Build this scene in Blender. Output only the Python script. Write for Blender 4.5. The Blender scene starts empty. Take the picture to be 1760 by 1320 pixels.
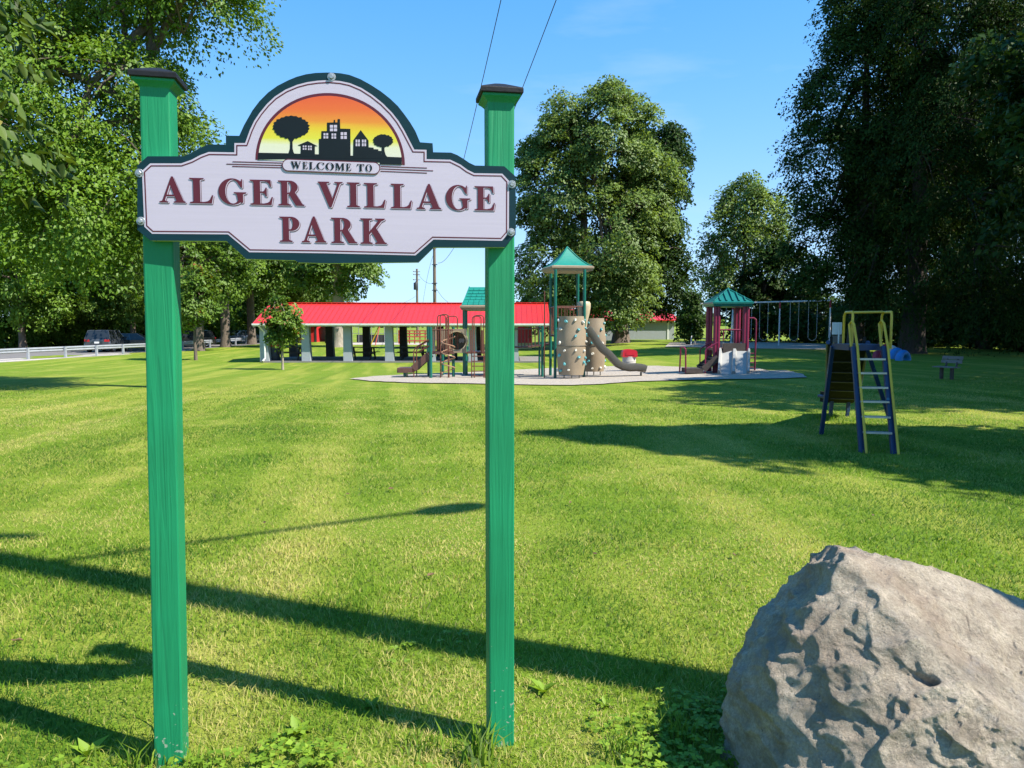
import bpy, bmesh, math, random
import numpy as np
from mathutils import Vector, Matrix, noise as mnoise
from mathutils.geometry import tessellate_polygon

scene = bpy.context.scene
C = scene.collection
rnd = random.Random(7)
PI = math.pi

# ------------------------------------------------------------------ camera, sky, sun, exposure
F = 1300.0                       # focal length in photograph pixels (1760 wide)
CAMZ = 1.5
PITCH = math.atan(104.0 / F)
cam = bpy.data.cameras.new('camera'); camo = bpy.data.objects.new('camera', cam); C.objects.link(camo)
cam.sensor_width = 36.0; cam.lens = 36.0 * F / 1760.0
cam.clip_start = 0.05; cam.clip_end = 6000.0
camo.location = (0, 0, CAMZ); camo.rotation_euler = (PI / 2 - PITCH, 0, 0)
scene.camera = camo

SUN_EL = math.radians(49.0)
SUN_AZ = Vector((0.924, -0.383))          # ground direction towards the sun
TO_SUN = Vector((SUN_AZ.x * math.cos(SUN_EL), SUN_AZ.y * math.cos(SUN_EL), math.sin(SUN_EL))).normalized()
w = bpy.data.worlds.new('World'); scene.world = w; w.use_nodes = True
nt = w.node_tree; nt.nodes.clear()
sky = nt.nodes.new('ShaderNodeTexSky'); sky.sky_type = 'NISHITA'; sky.sun_disc = False
sky.sun_elevation = SUN_EL; sky.sun_rotation = math.atan2(SUN_AZ.x, SUN_AZ.y)
sky.air_density = 1.0; sky.dust_density = 0.0; sky.ozone_density = 1.6; sky.altitude = 200
hs = nt.nodes.new('ShaderNodeHueSaturation'); hs.inputs['Saturation'].default_value = 1.38
tc = nt.nodes.new('ShaderNodeTexCoord'); mp = nt.nodes.new('ShaderNodeMapping'); mp.inputs['Scale'].default_value = (1.4, 3.2, 7.0); mp.inputs['Rotation'].default_value = (0.0, 0.25, 0.5)
cn = nt.nodes.new('ShaderNodeTexNoise'); cn.inputs['Scale'].default_value = 1.7; cn.inputs['Detail'].default_value = 7; cn.inputs['Roughness'].default_value = 0.55
cr = nt.nodes.new('ShaderNodeMapRange'); cr.inputs[1].default_value = 0.54; cr.inputs[2].default_value = 0.85; cr.inputs[4].default_value = 0.42
cmix = nt.nodes.new('ShaderNodeMixRGB'); cmix.inputs['Color2'].default_value = (2.6, 3.2, 3.9, 1)   # thin cirrus
bgn = nt.nodes.new('ShaderNodeBackground'); bgn.inputs['Strength'].default_value = 0.15
wo = nt.nodes.new('ShaderNodeOutputWorld')
nt.links.new(sky.outputs[0], hs.inputs['Color']); va = nt.nodes.new('ShaderNodeVectorMath'); va.operation = 'MULTIPLY'; va.inputs[1].default_value = (1.48, 1.56, 1.86)      # soft shoulder, so the bright horizon keeps its blue
vb = nt.nodes.new('ShaderNodeVectorMath'); vb.operation = 'MULTIPLY_ADD'; vb.inputs[1].default_value = (0.50, 0.32, 0.25); vb.inputs[2].default_value = (1, 1, 1)
vd = nt.nodes.new('ShaderNodeVectorMath'); vd.operation = 'DIVIDE'
nt.links.new(hs.outputs[0], va.inputs[0]); nt.links.new(hs.outputs[0], vb.inputs[0]); nt.links.new(va.outputs[0], vd.inputs[0]); nt.links.new(vb.outputs[0], vd.inputs[1]); nt.links.new(vd.outputs[0], cmix.inputs['Color1'])
nt.links.new(tc.outputs['Generated'], mp.inputs[0]); nt.links.new(mp.outputs[0], cn.inputs['Vector'])
nt.links.new(cn.outputs['Fac'], cr.inputs[0]); nt.links.new(cr.outputs[0], cmix.inputs['Fac'])
nt.links.new(cmix.outputs[0], bgn.inputs['Color']); nt.links.new(bgn.outputs[0], wo.inputs['Surface'])

sl = bpy.data.lights.new('sun', 'SUN'); so = bpy.data.objects.new('sun', sl); C.objects.link(so)
sl.energy = 5.0; sl.angle = math.radians(0.53); sl.color = (1.0, 0.94, 0.84)
so.rotation_euler = (-TO_SUN).to_track_quat('-Z', 'Y').to_euler(); so.location = (6, -4, 12)

scene.view_settings.view_transform = 'Standard'; scene.view_settings.look = 'None'
scene.view_settings.gamma = 1.0; scene.view_settings.use_curve_mapping = False
scene.view_settings.exposure = 1.0
scene.render.engine = 'CYCLES'
scene.cycles.max_bounces = 6; scene.cycles.diffuse_bounces = 3; scene.cycles.transmission_bounces = 4
scene.cycles.transparent_max_bounces = 6; scene.cycles.caustics_reflective = False; scene.cycles.caustics_refractive = False

# ------------------------------------------------------------------ geometry of the place
def sstep(a, b, x):
    t = np.clip((np.asarray(x, float) - a) / (b - a), 0, 1); return t * t * (3 - 2 * t)
def gz(x, y):
    """height of the lawn: it falls gently away towards the shelter"""
    drop = 0.75 * sstep(4, 44, y) * (1 - 0.75 * sstep(1, 13, x))
    return -drop + 0.012 * np.sin(0.9 * np.asarray(x) + 0.4 * np.asarray(y)) * sstep(5, 9, y)
def ray(px, py):
    a = (px - 880) / F; b = (660 - py) / F
    return np.array([a, math.cos(PITCH) + b * math.sin(PITCH), -math.sin(PITCH) + b * math.cos(PITCH)])
def at(px, py, d):
    r = ray(px, py); t = d / r[1]
    return Vector((r[0] * t, d, CAMZ + r[2] * t))
def G(px, py):
    """point of the ground seen at that place of the photograph"""
    r = ray(px, py); lo = 0.5
    t = lo
    for i in range(4000):
        p = r * t
        if CAMZ + p[2] <= float(gz(p[0], p[1])): break
        t *= 1.004
    p = r * t
    return Vector((p[0], p[1], float(gz(p[0], p[1]))))
def on(x, y, dz=0.0): return Vector((x, y, float(gz(x, y)) + dz))

# ------------------------------------------------------------------ mesh helpers
WM = {}
class MB:
    def __init__(s): s.v = []; s.f = []; s.m = []; s.mi = 0
    def add(s, vs, fs):
        o = len(s.v); s.v += [tuple(v) for v in vs]
        for f in fs: s.f.append(tuple(o + i for i in f)); s.m.append(s.mi)
        return s
    def box(s, c, size, rz=0.0, M=None, bev=0.0):
        hx, hy, hz = size[0] / 2, size[1] / 2, size[2] / 2
        R = Matrix.Translation(c) @ Matrix.Rotation(rz, 4, 'Z') if M is None else M
        if bev > 0:
            b = min(bev, hx * .9, hy * .9, hz * .9); vs = []
            for sz, ins in ((-hz, b), (-hz + b, 0), (hz - b, 0), (hz, b)):
                x, y = hx - ins, hy - ins; c2 = b * 0.999 if ins == 0 else 0.0
                if ins: vs += [(-x, -y, sz), (x, -y, sz), (x, y, sz), (-x, y, sz)]
                else: vs += [(-x, -y, sz), (x, -y, sz), (x, y, sz), (-x, y, sz)]
            fs = [(3, 2, 1, 0), (12, 13, 14, 15)]
            for k in range(3):
                for i in range(4):
                    j = (i + 1) % 4; fs.append((k * 4 + i, k * 4 + j, k * 4 + 4 + j, k * 4 + 4 + i))
            return s.add([R @ Vector(v) for v in vs], fs)
        vs = [(-hx, -hy, -hz), (hx, -hy, -hz), (hx, hy, -hz), (-hx, hy, -hz), (-hx, -hy, hz), (hx, -hy, hz), (hx, hy, hz), (-hx, hy, hz)]
        return s.add([R @ Vector(v) for v in vs], [(3, 2, 1, 0), (4, 5, 6, 7), (0, 1, 5, 4), (1, 2, 6, 5), (2, 3, 7, 6), (3, 0, 4, 7)])
    def beam(s, p0, p1, wd, th, up=(0, 0, 1)):
        p0 = Vector(p0); p1 = Vector(p1); d = (p1 - p0); L = d.length; d.normalize()
        a = d.cross(Vector(up))
        if a.length < 1e-4: a = d.cross(Vector((0, 1, 0)))
        a.normalize(); b = a.cross(d)
        vs = [p + a * (wd / 2 * i) + b * (th / 2 * j) for p in (p0, p1) for i, j in ((-1, -1), (1, -1), (1, 1), (-1, 1))]
        return s.add(vs, [(0, 1, 2, 3), (7, 6, 5, 4), (0, 4, 5, 1), (1, 5, 6, 2), (2, 6, 7, 3), (3, 7, 4, 0)])
    def tube(s, pts, r, n=8, closed=False):
        pts = [Vector(p) for p in pts]; m = len(pts)
        rs = r if isinstance(r, (list, tuple)) else [r] * m
        tan = []
        for i in range(m):
            a = pts[(i - 1) % m] if (closed or i > 0) else pts[i]
            b = pts[(i + 1) % m] if (closed or i < m - 1) else pts[i]
            tan.append((b - a).normalized())
        u = tan[0].orthogonal().normalized(); vs = []
        for i in range(m):
            t = tan[i]; u = (u - t * u.dot(t))
            if u.length < 1e-6: u = t.orthogonal()
            u.normalize(); v = t.cross(u)
            vs += [pts[i] + (u * math.cos(2 * PI * k / n) + v * math.sin(2 * PI * k / n)) * rs[i] for k in range(n)]
        fs = []
        for i in range(m if closed else m - 1):
            j = (i + 1) % m
            for k in range(n):
                l = (k + 1) % n; fs.append((i * n + k, i * n + l, j * n + l, j * n + k))
        if not closed: fs += [tuple(range(n - 1, -1, -1)), tuple((m - 1) * n + k for k in range(n))]
        return s.add(vs, fs)
    def lathe(s, prof, M=Matrix(), n=16, a0=0.0, a1=2 * PI, caps=True):
        full = abs(a1 - a0 - 2 * PI) < 1e-6; k = n if full else n + 1; vs = []; fs = []
        for r, z in prof:
            for i in range(k):
                t = a0 + (a1 - a0) * i / n; vs.append(M @ Vector((r * math.cos(t), r * math.sin(t), z)))
        for j in range(len(prof) - 1):
            for i in range(n):
                l = (i + 1) % k; fs.append((j * k + i, j * k + l, (j + 1) * k + l, (j + 1) * k + i))
        if full and caps:
            if prof[0][0] > 1e-5: fs.append(tuple(range(k - 1, -1, -1)))
            if prof[-1][0] > 1e-5: fs.append(tuple((len(prof) - 1) * k + i for i in range(k)))
        return s.add(vs, fs)
    def sheet(s, loops, M=Matrix(), z=0.0):
        L = [[Vector((p[0], p[1], 0)) for p in lp] for lp in loops]
        flat = [p for lp in L for p in lp]
        tris = tessellate_polygon(L); out = []
        for t in tris:
            a, b, c = (flat[i] for i in t)
            out.append(tuple(t) if (b - a).cross(c - a).z > 0 else (t[0], t[2], t[1]))
        return s.add([M @ Vector((p.x, p.y, z)) for p in flat], out)
    def prism(s, poly, z0, z1, M=Matrix(), side=None):
        area = sum(poly[i][0] * poly[(i + 1) % len(poly)][1] - poly[(i + 1) % len(poly)][0] * poly[i][1] for i in range(len(poly)))
        if area < 0: poly = poly[::-1]
        n = len(poly); s.sheet([poly], M, z1)
        vs = [M @ Vector((p[0], p[1], z0)) for p in poly]; L = [Vector((p[0], p[1], 0)) for p in poly]; fs = []
        for t in tessellate_polygon([L]):
            a, b, c = (L[i] for i in t)
            fs.append(tuple(t) if (b - a).cross(c - a).z < 0 else (t[0], t[2], t[1]))
        s.add(vs, fs); k = s.mi
        if side is not None: s.mi = side
        s.add(vs + [M @ Vector((p[0], p[1], z1)) for p in poly], [(i, (i + 1) % n, n + (i + 1) % n, n + i) for i in range(n)])
        s.mi = k; return s
    def build(s, name, mats, parent=None, smooth=False, label=None, kind=None):
        """mesh given in world coordinates, linked as one object under its parent"""
        if not isinstance(mats, (list, tuple)): mats = [mats]
        me = bpy.data.meshes.new(name)
        vs = s.v
        if parent is not None:
            I = WM[parent.name].inverted(); vs = [tuple(I @ Vector(v)) for v in s.v]
        me.from_pydata(vs, [], s.f)
        for m in mats: me.materials.append(m)
        if len(mats) > 1: me.polygons.foreach_set('material_index', s.m)
        if smooth:
            me.polygons.foreach_set('use_smooth', [True] * len(me.polygons))
            try: me.set_sharp_from_angle(angle=math.radians(42))
            except Exception: pass
        me.update()
        o = bpy.data.objects.new(name, me); C.objects.link(o); o.parent = parent
        WM[o.name] = WM[parent.name] if parent is not None else Matrix()
        if label: o['label'] = label
        if kind: o['kind'] = kind
        return o

def thing(name, label, cat, loc, rz=0.0, group=None):
    o = bpy.data.objects.new(name, None); C.objects.link(o); o.empty_display_size = 0.2
    o.location = loc; o.rotation_euler = (0, 0, rz)
    WM[o.name] = Matrix.Translation(Vector(loc)) @ Matrix.Rotation(rz, 4, 'Z')
    o['label'] = label; o['category'] = cat
    if group: o['group'] = group
    return o
def tag(o, label, cat, group=None):
    o['label'] = label; o['category'] = cat
    if group: o['group'] = group
    return o
def copy_thing(root, loc, rz, label, group=None, scale=None):
    def cp(o, par):
        c = o.copy(); C.objects.link(c); c.parent = par
        for ch in list(o.children): cp(ch, c)
        return c
    r = cp(root, None); r.location = loc; r.rotation_euler = (0, 0, rz); r['label'] = label
    if scale: r.scale = scale
    if group: r['group'] = group
    WM[r.name] = Matrix.Translation(Vector(loc)) @ Matrix.Rotation(rz, 4, 'Z')
    return r
def offset(poly, d):
    n = len(poly); area = sum(poly[i][0] * poly[(i + 1) % n][1] - poly[(i + 1) % n][0] * poly[i][1] for i in range(n))
    sg = 1 if area > 0 else -1; out = []
    for i in range(n):
        a, b, c = Vector(poly[i - 1]), Vector(poly[i]), Vector(poly[(i + 1) % n])
        e1 = (b - a).normalized(); e2 = (c - b).normalized()
        n1 = Vector((e1.y, -e1.x)) * sg; n2 = Vector((e2.y, -e2.x)) * sg
        m = n1 + n2
        m = m / max(0.25, m.dot(n1)) if m.length > 1e-6 else n1
        out.append(tuple(b + m * d))
    return out

# ------------------------------------------------------------------ materials
def new_mat(name):
    m = bpy.data.materials.new(name); m.use_nodes = True; t = m.node_tree
    return m, t, t.nodes['Principled BSDF'], t.nodes['Material Output']
def node(t, kind, **kw):
    n = t.nodes.new(kind)
    for k, v in kw.items(): setattr(n, k, v)
    return n
def mk(name, col, rough=0.6, var=0.12, scale=5.0, bump=0.0, bscale=30.0, metal=0.0, stretch=(1, 1, 1), wear=None, wear_amt=0.5, spec=0.5, coat=0.0, grain=None):
    m, t, b, o = new_mat(name)
    tcn = node(t, 'ShaderNodeTexCoord'); mpn = node(t, 'ShaderNodeMapping'); mpn.inputs['Scale'].default_value = stretch
    t.links.new(tcn.outputs['Object'], mpn.inputs[0])
    nz = node(t, 'ShaderNodeTexNoise'); nz.inputs['Scale'].default_value = scale; nz.inputs['Detail'].default_value = 6; nz.inputs['Roughness'].default_value = 0.6
    t.links.new(mpn.outputs[0], nz.inputs['Vector'])
    rp = node(t, 'ShaderNodeValToRGB'); rp.color_ramp.elements[0].position = 0.3; rp.color_ramp.elements[1].position = 0.7
    rp.color_ramp.elements[0].color = (*[c * (1 - var) for c in col], 1); rp.color_ramp.elements[1].color = (*[min(1, c * (1 + var)) for c in col], 1)
    t.links.new(nz.outputs['Fac'], rp.inputs[0]); out = rp.outputs[0]
    if wear:
        n2 = node(t, 'ShaderNodeTexNoise'); n2.inputs['Scale'].default_value = scale * 2.7; n2.inputs['Detail'].default_value = 8
        t.links.new(mpn.outputs[0], n2.inputs['Vector'])
        mr = node(t, 'ShaderNodeMapRange'); mr.inputs[1].default_value = 0.62; mr.inputs[2].default_value = 0.70; mr.inputs[4].default_value = wear_amt
        t.links.new(n2.outputs['Fac'], mr.inputs[0])
        mx = node(t, 'ShaderNodeMixRGB'); mx.inputs['Color2'].default_value = (*wear, 1)
        t.links.new(mr.outputs[0], mx.inputs['Fac']); t.links.new(out, mx.inputs['Color1']); out = mx.outputs[0]
    t.links.new(out, b.inputs['Base Color'])
    b.inputs['Roughness'].default_value = rough; b.inputs['Metallic'].default_value = metal
    b.inputs['Specular IOR Level'].default_value = spec
    if coat: b.inputs['Coat Weight'].default_value = coat
    if bump:
        n3 = node(t, 'ShaderNodeTexNoise'); n3.inputs['Scale'].default_value = bscale; n3.inputs['Detail'].default_value = 5
        t.links.new(mpn.outputs[0], n3.inputs['Vector'])
        bp = node(t, 'ShaderNodeBump'); bp.inputs['Strength'].default_value = bump; bp.inputs['Distance'].default_value = 0.02
        t.links.new(n3.outputs['Fac'], bp.inputs['Height']); t.links.new(bp.outputs[0], b.inputs['Normal'])
    return m
def leaf_mat(name, c_dark, c_light, trans=0.35, accent=None, rough=0.5, soft=0.5, spec=.30):
    """leaf colour varies leaf by leaf (attribute tint) and softly in space"""
    m, t, b, o = new_mat(name)
    a = node(t, 'ShaderNodeAttribute'); a.attribute_name = 'tint'
    vn = node(t, 'ShaderNodeAttribute'); vn.attribute_name = 'clump'; vt = node(t, 'ShaderNodeVectorTransform', vector_type='NORMAL', convert_from='OBJECT', convert_to='WORLD'); t.links.new(vn.outputs['Vector'], vt.inputs[0])
    ge = node(t, 'ShaderNodeNewGeometry'); vm = node(t, 'ShaderNodeMix', data_type='VECTOR'); vm.inputs[0].default_value = soft
    t.links.new(ge.outputs['Normal'], vm.inputs[4]); t.links.new(vt.outputs[0], vm.inputs[5]); nn_ = node(t, 'ShaderNodeVectorMath', operation='NORMALIZE'); t.links.new(vm.outputs[1], nn_.inputs[0]); t.links.new(nn_.outputs[0], b.inputs['Normal'])
    rp = node(t, 'ShaderNodeValToRGB'); rp.color_ramp.elements[0].color = (*c_dark, 1); rp.color_ramp.elements[1].color = (*c_light, 1)
    if accent:
        rp.color_ramp.elements[1].position = 0.9; e = rp.color_ramp.elements.new(0.97); e.color = (*accent, 1)
    t.links.new(a.outputs['Fac'], rp.inputs[0]); t.links.new(rp.outputs[0], b.inputs['Base Color'])
    b.inputs['Roughness'].default_value = rough; b.inputs['Specular IOR Level'].default_value = spec
    tr = node(t, 'ShaderNodeBsdfTranslucent'); g = node(t, 'ShaderNodeMixRGB', blend_type='MULTIPLY'); g.inputs['Fac'].default_value = 1
    g.inputs['Color2'].default_value = (1.6, 1.5, 0.5, 1); t.links.new(rp.outputs[0], g.inputs['Color1']); t.links.new(g.outputs[0], tr.inputs['Color'])
    mx = node(t, 'ShaderNodeMixShader'); mx.inputs[0].default_value = trans
    t.links.new(b.outputs[0], mx.inputs[1]); t.links.new(tr.outputs[0], mx.inputs[2]); t.links.new(mx.outputs[0], o.inputs['Surface'])
    return m

def np_mesh(name, V, faces_n, loops, mats, tint=None, parent=None, smooth=False, clump=None):
    """fast mesh from numpy: V (n,3), loops flat index array, faces_n verts per face"""
    me = bpy.data.meshes.new(name); me.vertices.add(len(V)); me.vertices.foreach_set('co', np.ascontiguousarray(V, np.float32).ravel())
    me.loops.add(len(loops)); me.loops.foreach_set('vertex_index', np.ascontiguousarray(loops, np.int32).ravel())
    nf = len(loops) // faces_n; me.polygons.add(nf)
    me.polygons.foreach_set('loop_start', np.arange(0, nf * faces_n, faces_n, dtype=np.int32))
    if smooth: me.polygons.foreach_set('use_smooth', np.ones(nf, bool))
    if tint is not None:
        a = me.attributes.new('tint', 'FLOAT', 'POINT'); a.data.foreach_set('value', np.ascontiguousarray(tint, np.float32))
    if clump is not None:
        a = me.attributes.new('clump', 'FLOAT_VECTOR', 'POINT'); a.data.foreach_set('vector', np.ascontiguousarray(clump, np.float32).ravel())
    me.materials.append(mats); me.update(calc_edges=True); me.validate()
    o = bpy.data.objects.new(name, me); C.objects.link(o); o.parent = parent
    WM[o.name] = WM[parent.name] if parent is not None else Matrix()
    return o

# ------------------------------------------------------------------ ground
def ground_material():
    m, t, b, o = new_mat('lawn_turf')
    tcn = node(t, 'ShaderNodeTexCoord')
    def nz(sc, det=5, st=(1, 1, 1), rough=0.6):
        mpn = node(t, 'ShaderNodeMapping'); mpn.inputs['Scale'].default_value = st; t.links.new(tcn.outputs['Object'], mpn.inputs[0])
        n = node(t, 'ShaderNodeTexNoise'); n.inputs['Scale'].default_value = sc; n.inputs['Detail'].default_value = det; n.inputs['Roughness'].default_value = rough
        t.links.new(mpn.outputs[0], n.inputs['Vector']); return n.outputs['Fac']
    def rng(fac, a, c, lo=0.0, hi=1.0):
        r = node(t, 'ShaderNodeMapRange'); r.inputs[1].default_value = a; r.inputs[2].default_value = c; r.inputs[3].default_value = lo; r.inputs[4].default_value = hi
        t.links.new(fac, r.inputs[0]); return r.outputs[0]
    def mix(f, c1, c2):
        x = node(t, 'ShaderNodeMixRGB')
        if hasattr(f, 'links') or not isinstance(f, float): t.links.new(f, x.inputs[0])
        else: x.inputs[0].default_value = f
        for i, c in ((1, c1), (2, c2)):
            if isinstance(c, tuple): x.inputs[i].default_value = (*c, 1)
            else: t.links.new(c, x.inputs[i])
        return x.outputs[0]
    base = mix(rng(nz(26, 6), 0.3, 0.7), (0.085, 0.145, 0.010), (0.190, 0.260, 0.022))
    base = mix(rng(nz(0.45, 5), 0.42, 0.66, 0, 0.75), base, (0.128, 0.212, 0.012))
    straw = rng(nz(1.1, 7, rough=0.7), 0.53, 0.71, 0, 0.55)
    base = mix(straw, base, (0.40, 0.35, 0.09))
    mp2 = node(t, 'ShaderNodeMapping', vector_type='TEXTURE'); mp2.inputs['Rotation'].default_value = (0, 0, .145); mp2.inputs['Scale'].default_value = (1, 14, 1); t.links.new(tcn.outputs['Object'], mp2.inputs[0])
    sn = node(t, 'ShaderNodeTexNoise'); sn.inputs['Scale'].default_value = 1.25; sn.inputs['Detail'].default_value = 4; t.links.new(mp2.outputs[0], sn.inputs['Vector'])
    stripe = rng(sn.outputs['Fac'], 0.48, 0.62, 0, 0.55)      # mower passes run away from the sign
    base = mix(stripe, base, (0.30, 0.31, 0.05))
    t.links.new(base, b.inputs['Base Color']); b.inputs['Roughness'].default_value = 0.9; b.inputs['Specular IOR Level'].default_value = 0.15
    bp = node(t, 'ShaderNodeBump'); bp.inputs['Strength'].default_value = 0.8; bp.inputs['Distance'].default_value = 0.04
    t.links.new(nz(34, 6), bp.inputs['Height']); t.links.new(bp.outputs[0], b.inputs['Normal'])
    return m
M_ground = ground_material()
def graded(a, b, n, p):  # n values, denser near 0
    u = np.linspace(-1, 1, n); s = np.sign(u) * np.abs(u) ** p
    return np.where(s < 0, -s * a, s * b)
xs = graded(-1500.0, 1500.0, 150, 3.4)
ys = np.concatenate([np.linspace(-40, 0, 12)[:-1], 2500.0 * np.linspace(0, 1, 170) ** 3.2])
XX, YY = np.meshgrid(xs, ys); ZZ = gz(XX, YY)
V = np.stack([XX.ravel(), YY.ravel(), ZZ.ravel()], 1); nx, ny = len(xs), len(ys)
I = np.arange(nx * ny).reshape(ny, nx)
Q = np.stack([I[:-1, :-1], I[:-1, 1:], I[1:, 1:], I[1:, :-1]], -1).reshape(-1)
ground = np_mesh('ground', V, 4, Q, M_ground, smooth=True); ground['kind'] = 'structure'

def ground_sheet(name, poly, dz, mat, step=1.2, kind='structure', parent=None, label=None):
    """a flat patch that follows the ground: outline polygon in metres, triangulated on a grid"""
    bm = bmesh.new(); vs = [bm.verts.new((p[0], p[1], 0)) for p in poly]; bm.faces.new(vs)
    x0, x1 = min(p[0] for p in poly), max(p[0] for p in poly); y0, y1 = min(p[1] for p in poly), max(p[1] for p in poly)
    k = x0 + step
    while k < x1:
        bmesh.ops.bisect_plane(bm, geom=bm.verts[:] + bm.edges[:] + bm.faces[:], plane_co=(k, 0, 0), plane_no=(1, 0, 0)); k += step
    k = y0 + step
    while k < y1:
        bmesh.ops.bisect_plane(bm, geom=bm.verts[:] + bm.edges[:] + bm.faces[:], plane_co=(0, k, 0), plane_no=(0, 1, 0)); k += step
    bmesh.ops.triangulate(bm, faces=bm.faces[:])
    for v in bm.verts: v.co.z = float(gz(v.co.x, v.co.y)) + dz
    bmesh.ops.recalc_face_normals(bm, faces=bm.faces[:])
    if sum(f.normal.z for f in bm.faces) < 0: bmesh.ops.reverse_faces(bm, faces=bm.faces[:])
    me = bpy.data.meshes.new(name); bm.to_mesh(me); bm.free(); me.materials.append(mat)
    o = bpy.data.objects.new(name, me); C.objects.link(o); o['kind'] = kind; WM[o.name] = Matrix()
    return o

M_asphalt = mk('weathered_asphalt', (0.16, 0.15, 0.145), 0.9, 0.18, 1.5, 0.3, 60)
M_gravel = mk('pale_gravel', (0.42, 0.38, 0.33), 0.95, 0.25, 22, 0.7, 60)
M_chips = mk('pale_wood_chips', (0.35, 0.305, 0.25), 0.95, 0.35, 14, 1.0, 45, wear=(0.20, 0.15, 0.10), wear_amt=0.7)
M_concrete = mk('worn_concrete', (0.42, 0.40, 0.37), 0.85, 0.12, 3, 0.2, 40)

def gp(px, py): p = G(px, py); return (p.x, p.y)
# road, running away to the right past the parked cars
near = [gp(-260, 632), gp(0, 617.5), gp(120, 611.5), gp(250, 605.5), gp(330, 600.5), gp(440, 592)]
far = [gp(440, 585.0), gp(330, 590), gp(250, 594), gp(120, 598), gp(0, 601), gp(-260, 608)]
dn = Vector(near[-1]) - Vector(near[-2]); df = Vector(far[0]) - Vector(far[1])
near.append(tuple(Vector(near[-1]) + dn * 1.6)); far.insert(0, tuple(Vector(far[0]) + df * 1.6))
road = ground_sheet('road', near + far, 0.012, M_asphalt, 3.0)
sh = [gp(-260, 640), gp(0, 623), gp(60, 619.5), gp(120, 615), gp(250, 608.5), gp(330, 602.5)]
shoulder = ground_sheet('gravel_shoulder', sh + near[:5][::-1], 0.006, M_gravel, 3.0)
# wood-chip bed under the play equipment, with a crumbling edge
bed_px = [(602, 652), (640, 656), (690, 658.5), (760, 660), (835, 661), (905, 662.5), (985, 663.5), (1050, 660), (1100, 656.5), (1180, 654.5), (1260, 653), (1330, 652), (1388, 650),
          (1382, 645), (1352, 638), (1322, 638), (1300, 634), (1240, 633), (1180, 632), (1130, 630), (1090, 629), (1040, 631), (1000, 632), (940, 634), (850, 639), (760, 642), (700, 645), (640, 648)]
bed = [gp(*p) for p in bed_px]
bed2 = []
for i in range(len(bed)):
    a, b = Vector(bed[i]), Vector(bed[(i + 1) % len(bed)]); k = max(1, int((b - a).length / 0.35))
    for j in range(k):
        p = a.lerp(b, j / k); bed2.append((p.x + rnd.uniform(-.04, .04), p.y + rnd.uniform(-.09, .09)))
chip_bed = ground_sheet('wood_chip_bed', bed2, 0.03, M_chips, 0.8)
sw_px = [(1143, 597), (1250, 599), (1350, 600), (1446, 602), (1452, 595), (1400, 591), (1300, 588), (1200, 587.5), (1150, 590)]
swing_bed = ground_sheet('swing_chip_bed', [gp(*p) for p in sw_px], 0.03, M_chips, 1.5)
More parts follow.
